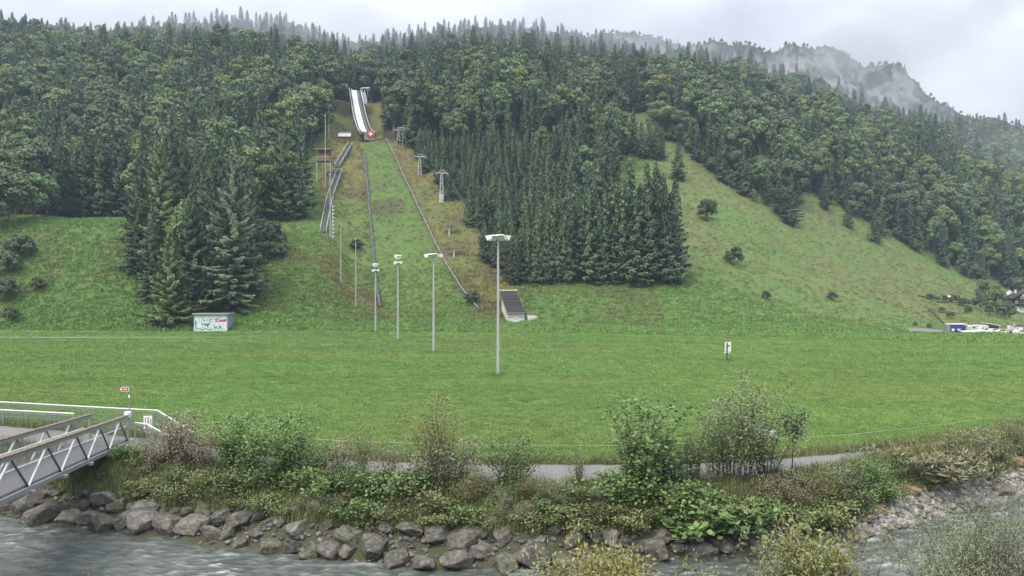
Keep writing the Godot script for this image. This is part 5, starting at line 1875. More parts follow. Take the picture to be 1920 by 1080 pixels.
# ------------------------------------------------------------------ the footbridge and its railings
func rail_run(o: Node3D, pts: Array, h: float, step: float) -> void:
	# top rail, lower rails, posts and thin bars along ground points (x, depth, height)
	var top := PackedVector3Array()
	var bars := MB.new()
	for i in pts.size() - 1:
		var a: Vector3 = pts[i]
		var c: Vector3 = pts[i + 1]
		var n := int(maxf(1.0, round(a.distance_to(c) / step)))
		for k in n + (1 if i == pts.size() - 2 else 0):
			var q := a.lerp(c, float(k) / n)
			var b := MB.new()
			b.bar(q + Vector3.DOWN * 0.3, q + Vector3.UP * (h - 0.02), 0.07, 0.07, 0.008)
			part(b, "post", M.galvanised, o)
		var m := int(a.distance_to(c) / 0.13)
		for k in m:
			var q := a.lerp(c, (k + 0.5) / m)
			bars.bar(q + Vector3.UP * 0.12, q + Vector3.UP * (h - 0.12), 0.014, 0.014)
		for y in [0.12, h - 0.13]:
			var b := MB.new()
			b.bar(a + Vector3.UP * y, c + Vector3.UP * y, 0.04, 0.05)
			part(b, "lower_rail", M.galvanised, o)
		top.append(a + Vector3.UP * h)
	top.append(pts[-1] + Vector3.UP * h)
	var t := MB.new()
	t.tube(top, radii(top.size(), 0.04), 8)
	part(t, "top_rail", M.lamp_white, o)
	part(bars, "infill_bars", M.galvanised, o).set_meta("kind", "stuff")

func build_bridge() -> void:
	var a := Vector3(-23.6, 0.0, -45.0)
	var dir := Vector3(4.2, 1.37, 17.3).normalized()
	var left := Vector3(-17.3, 0, 4.2).normalized()
	var length := 33.0
	var o := thing("footbridge", a, "grey steel truss footbridge with wooden top rails crossing the river", "bridge")
	var panel_len := 3.75
	var h := 1.55
	var np := int(length / panel_len)
	# deck
	var b := MB.new()
	b.bar(left * 1.3 + Vector3.UP * 0.16, left * 1.3 + dir * length + Vector3.UP * 0.16, 2.5, 0.1, 0.01)
	part(b, "deck", M.asphalt, o)
	for side in 2:
		var off := left * (2.6 * side)
		var ext := dir * (-1.6 if side == 1 else 0.0)
		b = MB.new()
		b.bar(off + ext, off + dir * length, 0.16, 0.22, 0.015)
		part(b, "bottom_chord", M.galvanised, o)
		b = MB.new()
		b.bar(off + ext + Vector3.UP * h, off + dir * length + Vector3.UP * h, 0.12, 0.17, 0.015)
		part(b, "top_chord", M.galvanised, o)
		for k in 9:
			b = MB.new()
			b.bar(off + dir * (length * k / 9.0 + 0.01) + (ext if k == 0 else Vector3.ZERO) + Vector3.UP * (h + 0.13), off + dir * (length * (k + 1) / 9.0 - 0.02) + Vector3.UP * (h + 0.13), 0.24, 0.08, 0.015)
			part(b, "wooden_rail", M.old_wood, o)
		b = MB.new()
		b.bar(off + ext + Vector3.UP * 0.05, off + ext + Vector3.UP * (h + 0.1), 0.14, 0.14, 0.01)
		part(b, "end_post", M.galvanised, o)
		for k in np:
			var p0 := dir * (panel_len * k + 0.2)
			var p1 := dir * (panel_len * (k + 1) + 0.2)
			var mid := dir * (panel_len * (k + 0.45) + 0.2)
			b = MB.new()
			b.bar(off + p0 + Vector3.UP * 0.1, off + mid + Vector3.UP * (h - 0.08), 0.06, 0.09, 0.01)
			part(b, "dark_diagonal", M.dark_steel, o)
			b = MB.new()
			b.bar(off + p1 + Vector3.UP * 0.1, off + mid + dir * 0.12 + Vector3.UP * (h - 0.08), 0.08, 0.09, 0.01)
			part(b, "pale_diagonal", M.pale_steel, o)
			b = MB.new()
			var br := off + p1 + left * (-0.16 if side == 0 else 0.16)
			b.box(Transform3D(Basis(), br + Vector3.DOWN * 0.12), Vector3(0.2, 0.16, 0.24), 0.02)
			part(b, "bracket", M.galvanised, o)
		# handrail and thin vertical bars on the inside
		var ins := left * (0.12 if side == 0 else -0.12)
		b = MB.new()
		b.tube(PackedVector3Array([off + ins + Vector3.UP * 1.0, off + ins + dir * length + Vector3.UP * 1.0]), radii(2, 0.03), 8)
		part(b, "hand_rail", M.lamp_white, o)
		b = MB.new()
		for k in int(length / 0.14):
			var q := off + ins * 0.7 + dir * (k * 0.14)
			b.bar(q + Vector3.UP * 0.2, q + Vector3.UP * (h - 0.05), 0.012, 0.012)
		part(b, "infill_bars", M.galvanised, o).set_meta("kind", "stuff")
	b = MB.new()
	b.box(Transform3D(Basis(), Vector3(0.02, h + 0.2, 0.15)), Vector3(0.3, 0.34, 0.34), 0.03)
	part(b, "end_cap", M.lamp_white, o)
	for k in np + 1:
		b = MB.new()
		b.bar(dir * (panel_len * k + 0.2), left * 2.6 + dir * (panel_len * k + 0.2), 0.12, 0.14)
		part(b, "cross_beam", M.dark_steel, o)
	# abutment
	b = MB.new()
	b.box(Transform3D(Basis(Vector3.UP, 0.24), left * 1.3 + Vector3(-0.4, -1.05, -0.6)), Vector3(4.0, 1.85, 2.2), 0.05)
	part(b, "abutment", M.concrete, o)
	# railings of the riverside path
	var base := Vector3(-24.2, 0, -49.9)
	o = thing("path_railing", base, "white-topped railing curving round the field side of the bridge end", "railing")
	rail_run(o, [Vector3(-52.0, 0, -57.0) - base, Vector3(-37.5, 0, -53.6) - base, Vector3(-30.1, 0, -51.5) - base, Vector3.ZERO, Vector3(-18.4, 0, -42.3) - base], 1.15, 2.2)
	base = Vector3(-29.3, 0, -48.9)
	o = thing("path_railing", base, "lower railing behind the bridge along the river side of the path", "railing")
	rail_run(o, [Vector3(-50.0, 0, -54.0) - base, Vector3(-37.0, 0, -50.9) - base, Vector3.ZERO], 1.1, 2.2)
	base = Vector3(-23.5, 0, -45.6)
	o = thing("path_railing", base, "short railing running down from the bridge end to the road", "railing")
	rail_run(o, [Vector3.ZERO, Vector3(-22.6, 0, -45.2) - base, Vector3(-18.7, 0, -40.6) - base], 1.1, 1.6)
	# signpost
	o = thing("signpost", Vector3(-24.9, 0, -47.6), "grey signpost with a small red-brown arrow sign at the bridge end", "signpost")
	b = MB.new()
	b.rod(Vector3(0, -0.3, 0), Vector3(0, 3.1, 0), 0.035, 0.035, 8)
	part(b, "pole", M.galvanised, o)
	var arrow := MB.new()
	for q in [[M.lamp_white, 0.0, 0.3], [M.sign_red, 0.014, 0.225]]:
		arrow = MB.new()
		var hh: float = q[2] * 0.5
		var k: float = hh / 0.15
		var out := [[-0.6 * k - 0.06 * (1.0 - k), 0.0], [-0.46 - 0.02 * (1.0 - k), hh], [-0.02 - 0.05 * (1.0 - k) * 3.0, hh], [-0.02 - 0.05 * (1.0 - k) * 3.0, -hh], [-0.46 - 0.02 * (1.0 - k), -hh]]
		arrow = prism(out, 0.04 + q[1], 0.06 + q[1])
		var ap := part(arrow, "arrow_board" if q[1] == 0.0 else "red_field", q[0], o)
		ap.position = Vector3(0, 2.92, 0)
	b = MB.new()
	b.box(Transform3D(Basis(), Vector3(-0.24, 2.92, 0.082)), Vector3(0.24, 0.06, 0.01))
	part(b, "lettering", M.lamp_white, o)
	b = MB.new()
	b.box(Transform3D(Basis(), Vector3(0.0, 2.45, 0.05)), Vector3(0.11, 0.18, 0.02))
	part(b, "small_plate", M.lamp_white, o)
	# information board
	o = thing("information_board", Vector3(-23.4, 0, -47.0), "small white information board behind the bridge end", "board")
	b = MB.new()
	b.box(Transform3D(Basis(), Vector3(0, 0.85, 0)), Vector3(0.55, 0.85, 0.05), 0.01)
	part(b, "board", M.lamp_white, o)
	b = MB.new()
	b.box(Transform3D(Basis(), Vector3(0.02, 0.95, 0.032)), Vector3(0.07, 0.55, 0.01))
	b.box(Transform3D(Basis(), Vector3(-0.15, 0.95, 0.032)), Vector3(0.05, 0.5, 0.01))
	b.box(Transform3D(Basis(), Vector3(0.19, 0.9, 0.032)), Vector3(0.06, 0.4, 0.01))
	part(b, "print", M.blue_grey, o)
	for s in [-0.2, 0.2]:
		b = MB.new()
		b.rod(Vector3(s, -0.3, -0.05), Vector3(s, 1.2, -0.05), 0.025, 0.025, 6)
		part(b, "post", M.galvanised, o)

# ------------------------------------------------------------------ boulders, shrubs, grass
func ico(sub: int) -> Array:
	var t := (1.0 + sqrt(5.0)) / 2.0
	var v := [Vector3(-1, t, 0), Vector3(1, t, 0), Vector3(-1, -t, 0), Vector3(1, -t, 0), Vector3(0, -1, t), Vector3(0, 1, t), Vector3(0, -1, -t), Vector3(0, 1, -t), Vector3(t, 0, -1), Vector3(t, 0, 1), Vector3(-t, 0, -1), Vector3(-t, 0, 1)]
	var f := [[0, 11, 5], [0, 5, 1], [0, 1, 7], [0, 7, 10], [0, 10, 11], [1, 5, 9], [5, 11, 4], [11, 10, 2], [10, 7, 6], [7, 1, 8], [3, 9, 4], [3, 4, 2], [3, 2, 6], [3, 6, 8], [3, 8, 9], [4, 9, 5], [2, 4, 11], [6, 2, 10], [8, 6, 7], [9, 8, 1]]
	for i in v.size():
		v[i] = v[i].normalized()
	for _s in sub:
		var nf := []
		var cache := {}
		for q in f:
			var m := []
			for k in 3:
				var a: int = q[k]
				var b: int = q[(k + 1) % 3]
				var key := mini(a, b) * 100000 + maxi(a, b)
				if not cache.has(key):
					cache[key] = v.size()
					v.append((v[a] + v[b]).normalized())
				m.append(cache[key])
			nf.append([q[0], m[0], m[2]])
			nf.append([q[1], m[1], m[0]])
			nf.append([q[2], m[2], m[1]])
			nf.append([m[0], m[1], m[2]])
		f = nf
	return [v, f]

func stone_mesh(seed_: int, base: Color, rough := 1.0, sub := 2, planes := 13) -> MB:
	# a quarried block: a ball cut by random planes, with a little surface noise
	var r := RandomNumberGenerator.new()
	r.seed = seed_
	var cuts := []
	for i in planes:
		var y := r.randf_range(-1.0, 1.0)
		var a := r.randf() * TAU
		var s := sqrt(1.0 - y * y)
		cuts.append([Vector3(cos(a) * s, y, sin(a) * s), r.randf_range(0.5, 0.74)])
	cuts.append([Vector3.UP.rotated(Vector3.RIGHT, r.randf_range(-0.3, 0.3)), 0.55])
	cuts.append([Vector3.BACK.rotated(Vector3.UP, r.randf_range(-0.5, 0.5)), 0.6])
	var g := ico(sub)
	var pts := []
	for d in g[0]:
		var k := 1.0
		for c in cuts:
			var q: float = d.dot(c[0])
			if q > 0.05:
				k = minf(k, c[1] / q)
		k *= 1.0 + rough * (0.05 * n_fine.get_noise_3dv(d * 9.0 + Vector3.ONE * seed_ * 3.0) + 0.02 * n_fine.get_noise_3dv(d * 28.0 + Vector3.ONE * seed_))
		pts.append(d * k)
	var b := MB.new()
	for f in g[1]:
		var c: Vector3 = (pts[f[0]] + pts[f[1]] + pts[f[2]]) / 3.0
		var k: float = n_fine.get_noise_3dv(c * 7.0 + Vector3.ONE * seed_ * 5.0)
		var lich: float = clampf((n_fine.get_noise_3dv(c * 16.0 + Vector3(seed_, 0, 0)) - 0.1) * 3.0, 0.0, 1.0)
		b.col = (base * (1.0 + 0.5 * k)).lerp(Color(0.34, 0.33, 0.27), lich * 0.5)
		b.out3(pts[f[0]], pts[f[1]], pts[f[2]], Vector3.ZERO)
	return b

const ORD := ["first", "second", "third", "fourth", "fifth", "sixth", "seventh", "eighth", "ninth", "tenth", "eleventh", "twelfth", "thirteenth", "fourteenth", "fifteenth", "sixteenth", "seventeenth", "eighteenth", "nineteenth", "twentieth", "twenty-first", "twenty-second", "twenty-third", "twenty-fourth", "twenty-fifth", "twenty-sixth", "twenty-seventh", "twenty-eighth", "twenty-ninth", "thirtieth", "thirty-first", "thirty-second", "thirty-third", "thirty-fourth", "thirty-fifth", "thirty-sixth", "thirty-seventh", "thirty-eighth", "thirty-ninth", "fortieth", "forty-first", "forty-second", "forty-third", "forty-fourth", "forty-fifth", "forty-sixth", "forty-seventh", "forty-eighth", "forty-ninth", "fiftieth", "fifty-first", "fifty-second", "fifty-third", "fifty-fourth", "fifty-fifth", "fifty-sixth", "fifty-seventh", "fifty-eighth", "fifty-ninth", "sixtieth", "sixty-first", "sixty-second", "sixty-third", "sixty-fourth", "sixty-fifth"]

func build_boulders() -> void:
	var kinds := []
	for i in 14:
		var c: Color = [Color(0.175, 0.172, 0.155), Color(0.125, 0.123, 0.115), Color(0.23, 0.225, 0.205), Color(0.155, 0.162, 0.115)][i % 4]
		kinds.append(stone_mesh(100 + i, c, 1.0, 3).mesh(M.rock))
	var look := ["grey angular", "dark grey", "pale grey", "mossy grey"]
	# three uneven courses: at the water, above it, and under the shrubs
	for row in 3:
		var x := -31.0
		var k := 0
		while x < 17.5:
			var w: float = rng.randf_range(0.6, 1.6) * [1.0, 0.85, 0.65][row] * (1.0 if x < 2.0 else 0.8)
			x += w * 0.5
			var top := interp(BANK_TOP, x)
			var wl := interp(WATER_LINE, x)
			var t: float = [0.93, 0.66, 0.4][row] + rng.randf_range(-0.1, 0.1)
			var dep := lerpf(top, wl, t)
			var hgt: float = w * rng.randf_range(0.4, 0.68)
			var i := rng.randi() % 14
			if not (row == 2 and rng.randf() < 0.6) and not (row == 1 and rng.randf() < 0.15):
				var o := MeshInstance3D.new()
				o.mesh = kinds[i]
				o.name = numbered("boulder")
				add_child(o)
				o.position = Vector3(x, lerpf(0.0, WATER_Y, t) + hgt * 0.18, -dep)
				o.rotation = Vector3(rng.randf_range(-0.45, 0.45), rng.randf() * TAU, rng.randf_range(-0.45, 0.45))
				o.scale = Vector3(w * 0.72, hgt * 0.9, w * rng.randf_range(0.5, 0.75))
				tag(o, "%s boulder %s, %s from the bridge" % [look[i % 4], ["at the water's edge", "in the second course above the water", "in the top course under the shrubs"][row], ORD[mini(k, 64)]], "boulder", "boulders lining the river bank")
				k += 1
			x += w * 0.5 * rng.randf_range(0.8, 1.0)
	# smaller rubble between them
	var rub := []
	for i in 4:
		rub.append(stone_mesh(200 + i, Color(0.25, 0.245, 0.235), 0.8, 1).mesh(M.rock))
	scatter_stones("bank_rubble", rub, 2600, -31.0, 17.5, 0.2, 1.03, 0.05, 0.2, "small broken stones wedged between the bank boulders")
	# right: cobbles of the gravel bar
	var peb := []
	for i in 4:
		peb.append(stone_mesh(300 + i, [Color(0.5, 0.5, 0.5), Color(0.36, 0.36, 0.37), Color(0.6, 0.59, 0.57), Color(0.42, 0.38, 0.35)][i], 0.35, 1, 5).mesh(M.rock))
	scatter_stones("gravel_bar", peb, 6200, 17.0, 44.0, 0.42, 1.06, 0.07, 0.17, "pale river gravel heaped along the right bank")
	for i in 190:
		var x := rng.randf_range(18.5, 31.0)
		var t := rng.randf_range(0.52, 1.04)
		var dep := lerpf(interp(BANK_TOP, x), interp(WATER_LINE, x), t)
		var o := MeshInstance3D.new()
		o.mesh = peb[i % 4]
		o.name = numbered("cobble")
		add_child(o)
		var s := rng.randf_range(0.14, 0.3)
		o.position = Vector3(x, ground(x, dep) + s * 0.45, -dep)
		o.rotation = Vector3(0, rng.randf() * TAU, rng.randf_range(-0.3, 0.3))
		o.scale = Vector3(s * 1.25, s * 0.8, s)
		tag(o, "rounded pale cobble lying on the gravel bar at the right bank", "stone", "cobbles on the gravel bar")
	var spots := [[1645.0, 37.2, 0.55, "ochre boulder at the left tip of the gravel bar"], [1620.0, 36.4, 0.5, "brown boulder left of the gravel bar"], [1700.0, 39.2, 0.6, "yellowish flat boulder above the gravel bar"], [1835.0, 42.2, 0.55, "pale upright boulder at the back of the gravel bar"], [1870.0, 42.3, 0.85, "large dark boulder at the water on the far right"], [1905.0, 44.8, 0.8, "orange-tinged boulder under the right bank"], [1778.0, 40.9, 0.6, "grey slab behind the gravel bar"]]
	for a in spots:
		var p := at_px(a[0], a[1])
		var o := MeshInstance3D.new()
		o.mesh = stone_mesh(int(a[0]), Color(0.36, 0.27, 0.16) if ("o" + "chre" in a[3] or "yellow" in a[3] or "orange" in a[3]) else (Color(0.4, 0.37, 0.3) if "pale" in a[3] else Color(0.22, 0.2, 0.18)), 1.0, 3).mesh(M.rock)
		o.name = numbered("boulder")
		add_child(o)
		o.position = p + Vector3.UP * a[2] * 0.25
		o.scale = Vector3(a[2] * 1.3, a[2] * 0.7, a[2])
		tag(o, a[3], "boulder")

func scatter_stones(called: String, meshes: Array, n: int, x0: float, x1: float, t0: float, t1: float, s0: float, s1: float, label: String) -> void:
	var h := Node3D.new()
	h.name = called
	add_child(h)
	tag(h, label, "stones", "", "stuff")
	for m in meshes:
		var mm := MultiMesh.new()
		mm.transform_format = MultiMesh.TRANSFORM_3D
		mm.use_colors = true
		mm.mesh = m
		mm.instance_count = n / meshes.size()
		for i in mm.instance_count:
			var x := rng.randf_range(x0, x1)
			var dep := lerpf(interp(BANK_TOP, x), interp(WATER_LINE, x), rng.randf_range(t0, t1))
			var s := rng.randf_range(s0, s1)
			var g := rng.randf_range(0.45, 1.15)
			mm.set_instance_color(i, Color(g, g, g))
			mm.set_instance_transform(i, Transform3D(Basis.from_euler(Vector3(rng.randf(), rng.randf() * TAU, rng.randf())).scaled(Vector3(s, s * 0.8, s)), Vector3(x, ground(x, dep) + s * 0.3, -dep)))
		var mi := MultiMeshInstance3D.new()
		mi.name = "stones"
		mi.multimesh = mm
		h.add_child(mi, true)

func build_bushes() -> void:
	var green := Color(0.2, 0.32, 0.1)
	var olive := Color(0.27, 0.29, 0.12)
	var grey := Color(0.28, 0.31, 0.18)
	var dry := Color(0.33, 0.3, 0.2)
	var V := {}
	# h, spread, stems, leaves, leaf width, leaf length, colour, lowest leaf, uprightness
	for a in [["green", 2.6, 1.2, 18, 2700, 0.065, 0.1, green, 0.12, 0.8], ["green2", 2.4, 1.25, 18, 2800, 0.055, 0.095, Color(0.14, 0.225, 0.08), 0.05, 0.5],
		["willow", 2.6, 1.15, 22, 3000, 0.038, 0.11, olive, 0.1, 0.8], ["willow2", 2.4, 1.2, 24, 3000, 0.038, 0.1, grey, 0.08, 0.75],
		["dry", 2.6, 1.2, 22, 2000, 0.045, 0.075, dry, 0.1, 0.75], ["sapling", 4.8, 1.3, 9, 2600, 0.045, 0.1, olive, 0.12, 0.85],
		["tall", 4.8, 1.7, 15, 3300, 0.055, 0.1, Color(0.25, 0.32, 0.16), 0.22, 0.85], ["tall2", 4.2, 1.2, 11, 2300, 0.05, 0.095, Color(0.2, 0.27, 0.12), 0.15, 0.85],
		["low", 1.3, 1.2, 22, 2600, 0.07, 0.1, Color(0.19, 0.29, 0.1), 0.02, 0.3], ["low2", 1.2, 1.2, 18, 2600, 0.07, 0.1, Color(0.24, 0.28, 0.11), 0.02, 0.45],
		["butterbur", 1.1, 1.3, 24, 1300, 0.18, 0.19, Color(0.19, 0.31, 0.1), 0.2, 0.4], ["arching", 1.6, 1.9, 34, 2600, 0.05, 0.22, Color(0.25, 0.25, 0.14), 0.15, 0.15],
		["yellow", 2.6, 0.8, 16, 5500, 0.03, 0.065, Color(0.36, 0.36, 0.12), 0.15, 0.75], ["pale", 2.8, 0.9, 18, 6000, 0.028, 0.065, Color(0.27, 0.31, 0.13), 0.15, 0.75],
		["feather", 3.6, 1.5, 34, 11000, 0.016, 0.06, Color(0.24, 0.28, 0.15), 0.15, 0.65], ["scrub", 1.0, 1.2, 18, 2400, 0.045, 0.07, Color(0.24, 0.27, 0.12), 0.02, 0.5]]:
		V[a[0]] = [ready_pair(shrub_meshes(a[1], a[2], a[3], a[4], a[5], a[6], a[7], a[8], a[9]), M.twig, M.leaf), a[1]]
	var say := {"green": "leafy green shrub", "green2": "dense dark green shrub", "willow": "olive willow shrub", "willow2": "grey-green willow shrub", "dry": "half-bare brownish shrub", "sapling": "tall thin sapling", "tall": "tall many-stemmed shrub", "tall2": "tall slender shrub", "low": "low broad-leaved bush", "low2": "low olive bush", "butterbur": "clump of large round leaves", "arching": "clump of arching pale stems", "yellow": "yellowing shrub", "pale": "pale green shrub", "feather": "feathery grey-green willow", "scrub": "low brownish scrub"}
	# direction, depth, height, kind
	var list := [[235.0, 41.0, 1.1, "low"], [262.0, 40.2, 1.6, "green"], [285.0, 39.4, 2.3, "dry"], [318.0, 40.0, 2.9, "dry"], [352.0, 39.6, 3.5, "dry"], [388.0, 39.0, 2.3, "dry"], [330.0, 38.4, 1.5, "green2"], [300.0, 38.2, 1.1, "low2"],
		[432.0, 38.6, 3.0, "green"], [468.0, 37.8, 2.6, "green"], [545.0, 37.4, 3.3, "green"], [512.0, 37.0, 2.5, "green2"], [585.0, 37.0, 2.1, "green2"], [450.0, 37.0, 1.4, "low"], [405.0, 37.6, 1.4, "low2"], [560.0, 36.2, 1.5, "low"],
		[636.0, 36.4, 2.6, "dry"], [682.0, 36.2, 3.1, "sapling"], [655.0, 35.6, 1.9, "green2"], [615.0, 35.8, 1.6, "low"], [728.0, 35.8, 2.2, "dry"], [700.0, 35.2, 1.6, "low"], [640.0, 35.0, 1.1, "low2"],
		[820.0, 35.6, 4.9, "sapling"], [838.0, 35.4, 3.7, "sapling"], [795.0, 35.1, 2.4, "willow2"], [858.0, 35.2, 2.7, "willow2"], [900.0, 34.6, 1.7, "willow"], [760.0, 34.8, 1.8, "low"], [875.0, 34.2, 1.7, "willow"], [815.0, 34.2, 1.6, "low2"],
		[962.0, 35.1, 3.0, "green2"], [985.0, 34.4, 1.5, "willow"], [1010.0, 34.2, 1.3, "willow"], [1042.0, 34.0, 1.5, "willow2"], [1086.0, 34.8, 2.5, "tall2"], [1060.0, 34.0, 1.6, "willow"], [1120.0, 34.0, 1.3, "willow2"], [940.0, 33.8, 1.4, "willow2"], [1020.0, 33.8, 1.1, "low"], [1100.0, 33.6, 1.2, "low2"],
		[1188.0, 35.2, 3.9, "tall2"], [1214.0, 35.1, 4.3, "green"], [1240.0, 35.0, 3.2, "green2"], [1172.0, 34.3, 2.0, "low"], [1298.0, 35.4, 4.0, "tall2"], [1340.0, 35.7, 3.7, "tall2"], [1372.0, 35.9, 4.5, "tall"], [1405.0, 36.0, 5.6, "tall"], [1440.0, 36.2, 4.8, "tall"], [1262.0, 34.3, 1.9, "low"], [1310.0, 34.2, 1.6, "low"], [1335.0, 33.9, 1.3, "butterbur"], [1380.0, 34.2, 1.3, "butterbur"], [1285.0, 33.6, 1.2, "butterbur"], [1195.0, 33.5, 1.2, "low2"],
		[1440.0, 35.0, 2.0, "dry"], [1478.0, 35.4, 2.2, "dry"], [1530.0, 36.2, 2.3, "willow"], [1568.0, 36.8, 2.0, "willow2"], [1600.0, 37.6, 2.1, "green2"], [1640.0, 38.2, 1.9, "green"], [1520.0, 35.0, 1.5, "low"], [1560.0, 35.6, 1.4, "low2"], [1605.0, 36.6, 1.3, "low"], [1650.0, 38.0, 1.2, "low"],
		[1690.0, 39.6, 1.7, "green2"], [1725.0, 40.6, 2.2, "arching"], [1760.0, 41.2, 2.0, "arching"], [1742.0, 39.8, 1.4, "green"], [1795.0, 42.4, 2.5, "willow"], [1822.0, 43.0, 2.7, "willow2"], [1850.0, 43.8, 2.4, "willow"], [1884.0, 44.9, 3.3, "sapling"], [1906.0, 45.4, 3.0, "sapling"], [1875.0, 44.2, 1.8, "willow2"], [1915.0, 45.0, 1.9, "willow"], [1960.0, 47.0, 2.4, "willow2"], [2010.0, 49.0, 2.2, "willow"], [2060.0, 51.0, 2.6, "green2"], [2120.0, 54.0, 2.2, "willow2"], [1985.0, 47.5, 1.2, "low"], [2090.0, 52.0, 1.3, "low2"], [1840.0, 42.8, 1.1, "low2"], [1800.0, 41.8, 1.2, "low"]]
	# low growth that closes the bank
	for k in 88:
		var px := 250.0 + k * 18.6 + rng.randf_range(-14.0, 14.0)
		if px > 1880.0:
			break
		var guess := 36.0
		for _i in 6:
			var xx := (px - 960.0) / FOC * guess
			guess = lerpf(interp(BANK_TOP, xx), interp(WATER_LINE, xx), 0.12 if k % 2 == 0 else 0.5)
		list.append([px, guess, rng.randf_range(0.4, 0.75) if k % 2 == 0 else rng.randf_range(0.8, 1.4), ["scrub", "low2", "willow", "low", "willow2", "green2"][(k * 7 + k / 5) % 6]])
	list.sort_custom(func(p, q): return p[0] < q[0])
	var counts := {}
	for a in list:
		var v: Array = V[a[3]]
		var k: int = counts.get(a[3], 0)
		counts[a[3]] = k + 1
		var label: String = "%s on the river bank, %s of its kind from the bridge" % [say[a[3]], ORD[k]]
		plant("bank_shrub", v[0], at_px(a[0], a[1]), 1.08 * a[2] / v[1], rng.randf() * TAU, ["stems", "foliage"], label, "shrub", "shrubs along the far river bank", rng.randf_range(1.0, 1.3))
	# a small tree with a bare thin stem
	var sm := shrub_meshes(2.3, 1.0, 11, 1500, 0.075, 0.12, Color(0.15, 0.22, 0.085), 0.15, 0.35)
	var st := MB.new()
	st.tube(PackedVector3Array([Vector3(-0.12, -0.4, 0), Vector3(-0.05, 1.2, 0), Vector3(0, 2.6, 0)]), PackedFloat32Array([0.045, 0.035, 0.02]), 6)
	var o := thing("young_tree", at_px(1488.0, 36.8), "small round-crowned young tree with a bare thin stem on the bank", "tree")
	part(st, "trunk", M.twig, o)
	var cr := part(sm[1], "crown", M.leaf, o)
	cr.position = Vector3(0, 2.2, 0)
	var ct := part(sm[0], "branches", M.twig, o)
	ct.position = Vector3(0, 2.2, 0)
	# shrubs of the near bank that rise into the bottom of the view
	var near := [[1048.0, 15.5, 4.2, "yellow"], [1140.0, 15.2, 4.3, "yellow"], [1085.0, 15.2, 4.0, "pale"], [1122.0, 15.5, 4.3, "yellow"], [1160.0, 15.8, 4.1, "yellow"], [1212.0, 15.6, 3.3, "pale"], [1325.0, 15.8, 3.4, "pale"], [1372.0, 15.6, 3.5, "pale"], [1462.0, 16.0, 4.4, "pale"], [1502.0, 16.2, 4.5, "yellow"], [1528.0, 16.0, 4.2, "pale"], [1570.0, 16.0, 4.2, "pale"], [1612.0, 16.0, 3.9, "pale"], [1812.0, 16.2, 4.5, "feather"], [1822.0, 15.6, 4.2, "feather"], [1866.0, 15.6, 4.4, "feather"], [1905.0, 15.5, 4.6, "feather"], [1845.0, 16.0, 4.7, "feather"], [1885.0, 16.2, 5.0, "feather"], [1920.0, 16.0, 4.9, "feather"], [125.0, 15.5, 3.45, "yellow"]]
	counts = {}
	for a in near:
		var v: Array = V[a[3]]
		var k: int = counts.get(a[3], 0)
		counts[a[3]] = k + 1
		var x: float = (a[0] - 960.0) / FOC * a[1]
		plant("near_shrub", v[0], Vector3(x, 0.1, -a[1]), 1.14 * a[2] / v[1], rng.randf() * TAU, ["stems", "foliage"], "%s at the bottom edge, %s of its kind from the left" % [say[a[3]], ORD[k]], "shrub", "shrubs of the near bank", 0.8)

func tuft(n: int, h: float, spread: float, w: float) -> ArrayMesh:
	var b := MB.new()
	for i in n:
		var a := rng.randf() * TAU
		var r := sqrt(rng.randf()) * spread
		var p := Vector3(cos(a) * r, -0.02, sin(a) * r)
		var lean := (rnd_dir() * Vector3(1, 0, 1)) * rng.randf_range(0.2, 0.8)
		var hh := h * rng.randf_range(0.55, 1.15)
		var s := Vector3(-lean.z, 0, lean.x).normalized().rotated(Vector3.UP, rng.randf_range(-0.8, 0.8)) * w * 0.5
		var t := 1.0 + rng.randf_range(-0.25, 0.15)
		var c := Color(0.86 * t, 0.86 * t, 0.86 * t)
		var m := p + Vector3.UP * hh * 0.6 + lean * hh * 0.35
		var e := p + Vector3.UP * hh * 0.9 + lean * hh
		b.col = c
		b.quad(p - s, m - s * 0.8, m + s * 0.8, p + s)
		b.tri(m - s * 0.8, e, m + s * 0.8)
	return b.mesh(M.grass)

func grass_field(called: String, label: String, meshes: Array, spots: Array) -> void:
	var h := Node3D.new()
	h.name = called
	add_child(h)
	tag(h, label, "grass", "", "stuff")
	for k in meshes.size():
		var mine := []
		for i in range(k, spots.size(), meshes.size()):
			mine.append(spots[i])
		var mm := MultiMesh.new()
		mm.transform_format = MultiMesh.TRANSFORM_3D
		mm.use_colors = true
		mm.mesh = meshes[k]
		mm.instance_count = mine.size()
		for i in mine.size():
			var s: Array = mine[i]
			mm.set_instance_transform(i, Transform3D(Basis(Vector3.UP, rng.randf() * TAU).scaled(Vector3(s[2], s[3], s[2])), Vector3(s[0], ground(s[0], s[1]), -s[1])))
			mm.set_instance_color(i, s[4])
		var mi := MultiMeshInstance3D.new()
		mi.name = "tufts"
		mi.multimesh = mm
		h.add_child(mi, true)

